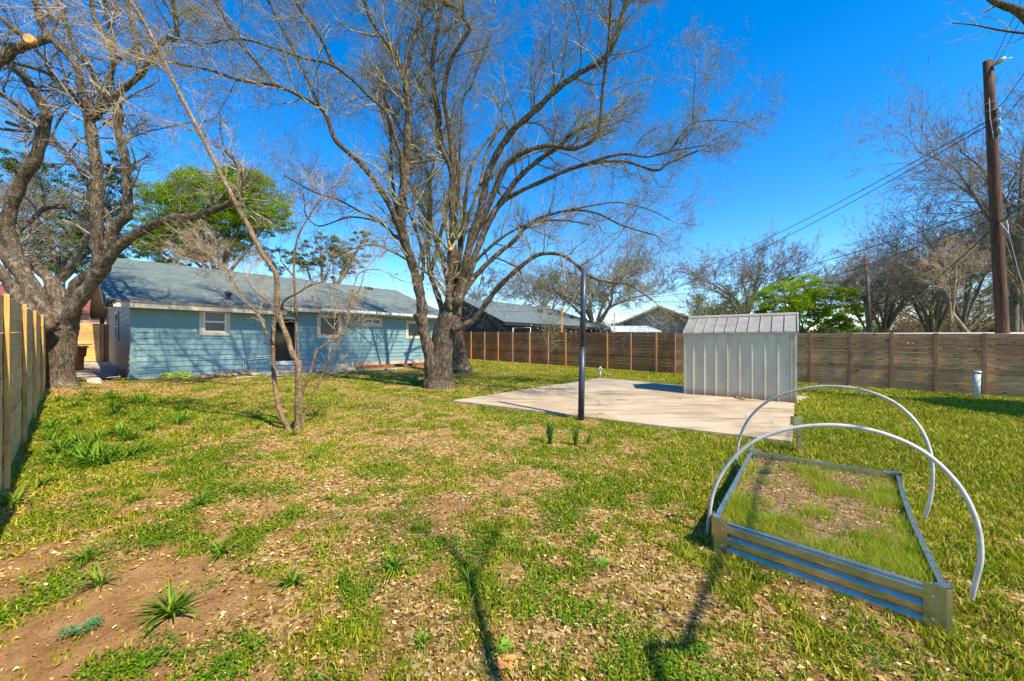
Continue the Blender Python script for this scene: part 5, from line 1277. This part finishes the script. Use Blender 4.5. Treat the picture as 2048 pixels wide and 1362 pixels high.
# overhanging branch of a tree outside the frame at top right
def overhang():
    D = 8.0; b = Vector((14.5, 6.5, gz(14.5, 6.5))); T = Tree('large_tree', 'tree outside the right edge whose bare branches reach into the top right corner', b, D)
    T.trunk([b, b+Vector((-.2, 0, 2.5)), b+Vector((-.3, .2, 4.5))], [.35, .3, .24], 16)
    def limb3(pts, r0, r1):
        C = catmull(pts, 5); k = len(C); R_ = [r0+(r1-r0)*i/(k-1) for i in range(k)]; T.m.tube([c-b for c in C], R_, 8, True); T.limbs.append((C, R_))
    t0 = b+Vector((-.3, .2, 4.3))
    limb3([t0, W(2150, 120, D), W(2048, 30, D), W(2010, 12, D), W(1985, 2, D), W(1960, -20, D)], .12, .03)
    limb3([W(2150, 120, D), W(2100, 66, D), W(2048, 66, D), W(2000, 60, D), W(1950, 50, D), W(1905, 46, D)], .035, .008)
    limb3([t0, b+Vector((-1, .8, 6)), b+Vector((-1.5, 1, 8))], .16, .05); limb3([t0, b+Vector((1, .3, 6.2)), b+Vector((1.8, -.6, 8))], .16, .05); limb3([t0, b+Vector((0, -1.2, 6)), b+Vector((.2, -2.2, 7.5))], .15, .05)
    gr = Grower(9, .1, .5)
    gr.along(*T.limbs[0], 3, .5, [(3, .5, .7)], lo=.6); gr.along(*T.limbs[1], 7, .5, [(3, .5, .7)], lo=.35)
    for i in (2, 3, 4): gr.along(*T.limbs[i], 10, 1.6, [(5, .5, .8), (4, .5, .7)], lo=.3)
    T.finish(M['bark'], gr.segs, M['twig'])
    n = 30000; c = NR.normal(0, 1, (n, 3)); c /= np.linalg.norm(c, axis=1, keepdims=True); c *= (NR.random(n)**.4)[:, None]*np.array([1.9, 1.9, 1.5]); c += np.array([0, -.3, 4.0]); q = .07*(.5+NR.random(n))
    V, f = quads(c, (NR.random(n)-.5)*2.4, NR.random(n)*6.28, q, q*.5, q*.2, n); fast_mesh('leaves', V, f, M['leaf_dark'], T.o)  # unseen leaf mass added to this bare tree to shade the right lawn
overhang()
def behind():
    b = Vector((3.1, -3.7, gz(3.1, -3.7))); T = Tree('large_tree', 'bare tree behind the camera whose branch shadows streak the near lawn', b, 5)
    T.trunk([b, b+Vector((.1, 0, 2.0)), b+Vector((0, .2, 3.6))], [.3, .24, .2], 14); t0 = b+Vector((0, .2, 3.5))
    k_ = math.cos(SUN_EL)/math.sin(SUN_EL)
    def up(px, py, h): q = G(px, py); return Vector((q.x+SUN_AZ.x*h*k_, q.y+SUN_AZ.y*h*k_, q.z+h))
    for pts, r0, r1 in (([t0, up(1010, 1420, 3.8), up(975, 1290, 4.0), up(935, 1170, 4.6), up(890, 1090, 5.2), up(800, 1050, 5.8)], .038, .012), ([up(935, 1170, 4.6), up(980, 1090, 5.2), up(1010, 1010, 5.8)], .02, .008),
        ([t0, up(1340, 1420, 3.8), up(1370, 1290, 4.3), up(1405, 1200, 4.8), up(1440, 1130, 5.4)], .034, .014), ([up(1405, 1200, 4.8), up(1500, 960, 5.4), up(1560, 900, 6.4), up(1590, 830, 7.2)], .022, .012),
        ([t0, b+Vector((1.2, .2, 5.5)), b+Vector((1.8, .2, 7))], .12, .04), ([t0, b+Vector((.2, -1.3, 5.5)), b+Vector((.2, -2, 7))], .12, .04)):
        C = catmull(pts, 6); R_ = [r0+(r1-r0)*i/(len(C)-1) for i in range(len(C))]; T.m.tube([c-b for c in C], R_, 8, True); T.limbs.append((C, R_))
    gr = Grower(66, .2, .5)
    for C, R_ in T.limbs: gr.along(C, R_, 5, 1.0, [(4, .5, .8), (3, .5, .7)], lo=.5)
    T.finish(M['bark'], gr.segs, M['twig'])
behind()

# ================================================================ NEIGHBOURS
def navy_house():
    c = Vector((-.52, 26.8, 0)); z0 = gz(c.x, c.y)-.1; o = thing('house', 'neighbouring navy house with grey shingle roof beyond the back fence', 'house', (c.x, c.y, z0), TH)
    E = CZ+1.6-z0; Rg = E+4.4*.42; L = 15.6
    m = MB(); m.box(0, L, 0, 8.8, 0, E-.1); m.prism([(0, E-.1), (4.4, Rg-.15), (8.8, E-.1)], 0, 0, L-4); m.build('wall', M['navy'], o)
    m = MB(); e = .45
    rz = lambda y: E+(Rg-E)*(1-abs(y-4.4)/4.4) if 0 <= y <= 8.8 else E-(.42*e)
    for y0, y1 in ((-e, 4.399), (8.8+e, 4.401)):
        za = rz(y0); m.hexa([(-.5, y0, za-.12), (L+.4, y0, za-.12), (L-4.0, y1, Rg-.12), (-.5, y1, Rg-.12), (-.5, y0, za), (L+.4, y0, za), (L-4.0, y1, Rg), (-.5, y1, Rg)])
    m.hexa([(L+.4, -e, E-.31), (L+.4, 8.8+e, E-.31), (L-4, 4.401, Rg-.12), (L-4, 4.399, Rg-.12), (L+.4, -e, E-.19), (L+.4, 8.8+e, E-.19), (L-4, 4.401, Rg-.001), (L-4, 4.399, Rg-.001)])
    rf = m.build('roof', M['shingle_far'], o)
    MB().box(-.5, L+.4, -e-.03, -e-.002, E-.42, E-.17).build('fascia', M['black'], o)
    m = MB()
    for y0, y1 in ((-e, 4.399), (8.8+e, 4.401)):
        za = rz(y0)+.004; m.hexa([(-.56, y0, za-.22), (-.502, y0, za-.22), (-.502, y1, Rg-.216), (-.56, y1, Rg-.216), (-.56, y0, za), (-.502, y0, za), (-.502, y1, Rg+.004), (-.56, y1, Rg+.004)])
    m.build('rake_board', M['black'], o)
    for a, b_, z1 in ((5.8, 7.4, E-.35), (8.6, 9.9, E-.3), (13.3, 14.0, E-.5)):
        wn = MB().box(a, b_, -.05, -.01, z1-1.1, z1).build('window', M['trim'], o)
        n_ = 2 if b_-a > 1 else 1; g_ = MB()
        for k in range(n_): w1 = (b_-a)/n_; g_.box(a+w1*k+.07, a+w1*(k+1)-.07, -.06, -.052, z1-1.03, z1-.08)
        g_.build('glass', M['glass'], wn)
    for t_, r_ in ((2.5, 4.0), (7.6, 2.6), (8.2, 3.1), (8.5, 2.2), (11.2, 1.6)):
        m = MB().box(-.25, .25, -.12, .12, -.05, .12); v = m.build('roof_vent', M['black'], rf); v.location = (t_, r_, rz(r_))
    m = MB().lathe([(.06, -.1), (.06, .3), (.14, .32), (.14, .42)], 10); v = m.build('roof_vent', M['black'], rf); v.location = (10.3, 3.6, rz(3.6))
    # string lights hung from the eave
    m = MB(); pts = []
    for i in range(61): f = i/60; pts.append((1+f*12, -1.6+.4*math.sin(f*3), E-.35-.35*abs(math.sin(f*3*math.pi))))
    m.tube(pts, .012, 4); sl_ = m.build('string_light', M['cable'], o)
    m = MB()
    for i in range(0, 61, 4): x, y, z = pts[i]; m.lathe([(.01, z-.09), (.03, z-.065), (.025, z-.03), (.01, z)], 8, x, y)
    m.build('bulb', M['white'], sl_)
navy_house()
def grey_house():
    D = 36; a = W(1218, 664, D); b = W(1420, 664, D); pk = W(1318.7, 613, D); z0 = gz(a.x, a.y); o = thing('house', 'grey blue gabled house beyond the fence left of the shed', 'house', (a.x, a.y, z0), -R(20))
    w_ = (b.x-a.x)*.92; ez = CZ+(HY-652)/F*D-z0; pz = pk.z-z0-.12; cx = w_*.5; x0, x1 = -.2, w_+.2
    sl = (pz-ez)/(cx); ez = pz-sl*cx
    m = MB(); m.prism([(0, 0), (w_, 0), (w_, ez-.25), (cx, pz-.12), (0, ez-.25)], 1, 0, 9); m.build('wall', M['greyblue'], o)
    m = MB()
    for xa, xb in ((-.45, cx), (w_+.45, cx)):
        za = pz-abs(xa-cx)*(pz-ez+.35)/(cx+.45); m.hexa([(xa, -.5, za-.1), (xa, 9.4, za-.1), (xb, 9.4, pz-.1), (xb, -.5, pz-.1), (xa, -.5, za+.06), (xa, 9.4, za+.06), (xb, 9.4, pz+.06), (xb, -.5, pz+.06)])
    m.build('roof', M['brownroof'], o)
    m = MB()
    for xa, xb in ((-.45, cx), (w_+.45, cx)):
        za = pz-abs(xa-cx)*(pz-ez+.35)/(cx+.45)-.105; m.hexa([(xa, -.53, za-.22), (xa, -.49, za-.22), (xb, -.49, pz-.325), (xb, -.53, pz-.325), (xa, -.53, za), (xa, -.49, za), (xb, -.49, pz-.105), (xb, -.53, pz-.105)])
    m.build('rake_board', M['black'], o)
    m = MB(); m.box(.6, 1.0, -.04, -.005, 1.2, 2.2); m.build('window', M['glass'], o)
grey_house()
def carport():
    D = 31; a = W(1225, 662, D); b = W(1323, 662, D); z0 = gz(a.x, a.y); o = thing('carport', 'white metal carport roof in front of the grey gabled house', 'carport', (a.x, a.y, z0))
    w_ = b.x-a.x; zt = CZ+(HY-650)/F*D-z0; m = MB()
    m.hexa([(0, 0, zt-.55), (w_, 0, zt-.55), (w_, 3, zt-.02), (.5, 3, zt-.02), (0, 0, zt-.48), (w_, 0, zt-.48), (w_, 3, zt+.05), (.5, 3, zt+.05)]); rf = m.build('roof_sheet', M['whitemetal'], o)
    m = MB()
    for i in range(12): x = .2+i*(w_-.4)/11; m.hexa([(x, 0, zt-.48), (x+.04, 0, zt-.48), (x*.93+.34, 3, zt+.05), (x*.93+.3, 3, zt+.05), (x, 0, zt-.44), (x+.04, 0, zt-.44), (x*.93+.34, 3, zt+.09), (x*.93+.3, 3, zt+.09)])
    m.build('seam', M['whitemetal'], rf)
    for x in (.05, w_-.15):
        for y in (.05, 2.9): MB().box(x+(.5 if y > 1 and x < 1 else 0), x+.1+(.5 if y > 1 and x < 1 else 0), y-.05, y+.05, 0, zt-.5+(.42 if y > 1 else 0)).build('post', M['white'], o)
carport()
def long_roof():
    q = local(19.2, 1.5, 0); z0 = gz(q.x, q.y); o = thing('lean_to', 'long low metal lean to roof showing just above the right part of the fence', 'lean to', (q.x, q.y, z0), TH)
    zt = CZ+.34-.045-z0; m = MB(); m.hexa([(-.3, -6, zt-.10), (2.2, -6, zt+.02), (2.2, 6, zt+.12), (-.3, 6, zt+.0), (-.3, -6, zt-.06), (2.2, -6, zt+.06), (2.2, 6, zt+.16), (-.3, 6, zt+.04)])
    m.build('roof_sheet', M['pvc_grey'], o)
    for y in (-5.5, -2, 2, 5.5): MB().box(0, .09, y, y+.09, 0, zt-.09).box(2, 2.09, y, y+.09, 0, zt).build('post', M['post_brown'], o)
long_roof()
def brick_house():
    q = W(170, 690, 27); z0 = gz(q.x, q.y); o = thing('house', 'red brick house with red roof glimpsed between the left tree and blue house', 'house', (q.x, q.y, z0), TH+R(12))
    m = MB().box(-7, 3.4, 0, 6, 0, 3.1); m.build('wall', M['brick'], o)
    m = MB(); m.prism([(-.4, 2.95), (3, 4.7), (6.4, 2.95), (6.4, 3.1), (3, 4.85), (-.4, 3.1)], 0, -7.4, 1.4); m.build('roof', M['redroof'], o)
    m = MB().box(-1.6, -.6, -.04, -.003, 1.2, 2.3); m.build('window', M['glass'], o)
brick_house()
# ================================================================ POLES, WIRES, SMALL THINGS BEYOND THE FENCE
def upole():
    D = 12.6; bx = W(2004, 660, D); tp = W(1976, 122, D); zb = gz(bx.x, bx.y); b = Vector((bx.x+.12, D, zb)); o = thing('utility_pole', 'tall leaning brown wooden utility pole behind the right end of the fence', 'utility pole', b)
    t = tp-b; m = MB(); pts = [Vector((0, 0, -.1)).lerp(t, i/10) for i in range(11)]; m.tube(pts, [.165-.045*i/10 for i in range(11)], 18); m.build('pole_shaft', M['pole'], o, True)
    def on(py): f = (CZ-(py-HY)/F*D-zb)/t.z; return Vector((0, 0, 0)).lerp(t, f)
    c = on(135); m = MB(); m.tube([c+Vector((-.02, -.15, -.02)), c+Vector((.02, -.28, .0)), c+Vector((.1, -.36, .06))], [.05, .085, .05], 12); m.tube([c+Vector((.02, -.2, .05)), c+Vector((.38, -.3, .10))], .025, 8); m.build('insulator', M['insul'], o, True)
    for py in (228, 250, 268):
        c = on(py)+Vector((.03, -.16, 0)); m = MB(); m.tube([c+Vector((0, 0, -.11)), c+Vector((0, -.01, -.05)), c+Vector((0, -.01, 0)), c+Vector((0, -.01, .05)), c+Vector((0, 0, .11))], [.03, .065, .04, .065, .03], 12); m.build('insulator', M['insul'], o, True)
    m = MB()
    for py in (208, 223): c = on(py); m.tube([c+Vector((math.cos(a*.5236)*.155, math.sin(a*.5236)*.155, 0)) for a in range(13)], .008, 4)
    m.build('band', M['steel'], o)
    m = MB(); pts = [on(y)+Vector((-.155+.12*max(0, (y-240)/60), -.1, 0)) for y in range(200, 305, 8)]; m.tube(pts, .009, 5); m.build('ground_wire', M['pvc_grey'], o)
    m = MB(); c = on(455); m.tube([c+Vector((-.1, -.17, .1)), c+Vector((.05, -.25, -.25)), c+Vector((.12, -.2, -.05)), c+Vector((.16, -.12, .2))], .012, 6)
    m.tube([c+Vector((.1, -.18, 0)), c+Vector((.42, -.2, -1.4)), c+Vector((.75, -.25, -2.6))], .008, 5); m.build('loose_wire', M['pvc_grey'], o)
    return D
upole()
def cable(a, b, sag, label, r=.012, group='overhead wires'):
    P = [a.lerp(b, i/30)-Vector((0, 0, sag*4*(i/30)*(1-i/30))) for i in range(31)]; base = a.copy()
    o = MB().tube([p-base for p in P], r, 5).build('overhead_wire', M['cable'], None, True); o.location = base; tag(o, label, 'wire', group)
P1 = W(1984, 240, 12.5)
cable(W(1982, 238, 12.5), W(1300, 576, 33), .5, 'upper of the two wires from the utility pole down to the navy house', .014)
cable(W(1983, 246, 12.5), W(1300, 592, 33), .55, 'lower of the two wires from the utility pole down to the navy house', .014)
cable(W(1990, 415, 12.5), W(1300, 594, 36), .6, 'long low sloping wire passing above the bright green tree', .016)
cable(W(1992, 437, 12.5), W(1330, 640, 36), .5, 'lowest thin wire passing through the bare trees', .013)
cable(W(1994, 448, 12.5), W(1780, 630, 20), .15, 'thick black cable dropping left from the utility pole into the trees', .02)
cable(W(1996, 446, 12.5), W(2090, 372, 10), .05, 'thick black cable leaving the utility pole to the right edge', .022)
cable(W(1985, 125, 12.4), W(2055, -30, 8), .05, 'wire rising from the pole top to the top right corner', .010)
cable(W(1992, 128, 12.4), W(2066, -10, 8), .05, 'second wire rising from the pole top to the top right corner', .010)
cable(W(1990, 225, 12.4), W(2080, 100, 9), .05, 'upper wire going right from the insulators', .010)
cable(W(1992, 250, 12.4), W(2080, 150, 9), .05, 'lower wire going right from the insulators', .010)
cable(W(1300, 590, 33), W(930, 622, 28), .5, 'wire crossing in front of the navy house roof', .012)
b = G(1735, 661+3); D = 24; b = W(1746, 664, D); zb = gz(b.x, b.y); o = thing('utility_pole', 'distant thin wooden pole behind the fence among the bare trees', 'utility pole', (b.x, b.y, zb)); t = W(1731, 514, D)-Vector((b.x, b.y, zb))
MB().tube([Vector((0, 0, 0)), t], [.11, .085], 10).build('pole_shaft', M['bark_far'], o, True)
for px, py, pxt, d_, lb in ((1123, 664, 616, 26.5, 'square brown timber post rising above the fence before the navy house'), (1148, 664, 640, 27.5, 'thin pale stick post right of the navy house')):
    a = W(px, py, d_); zb = gz(a.x, a.y); tz = CZ-(pxt-HY)/F*d_-zb; s = .07 if px == 1123 else .03
    if px == 1148: a = W(1228, 664, d_); tz = CZ-(625-HY)/F*d_-zb
    o = MB().hexa([(-s, -s, 0), (s, -s, 0), (s, s, 0), (-s, s, 0), (-s+.04, -s, tz), (s+.04, -s, tz), (s+.04, s, tz), (-s+.04, s, tz)]).build('timber_post', M['post_orange']); o.location = (a.x, a.y, zb); tag(o, lb, 'post')
a = W(1026, 656, 24.8); b2 = W(1061, 655, 24.8); zb = gz(a.x, a.y); o = MB().tube([(0, 0, 0), (0, 0, a.z-zb), (b2.x-a.x, 0, b2.z-zb), (b2.x-a.x, 0, 0)], .025, 6).build('goal_frame', M['white'], None, True); o.location = (a.x, a.y, zb); tag(o, 'thin white pipe frame standing behind the back fence', 'pipe frame')
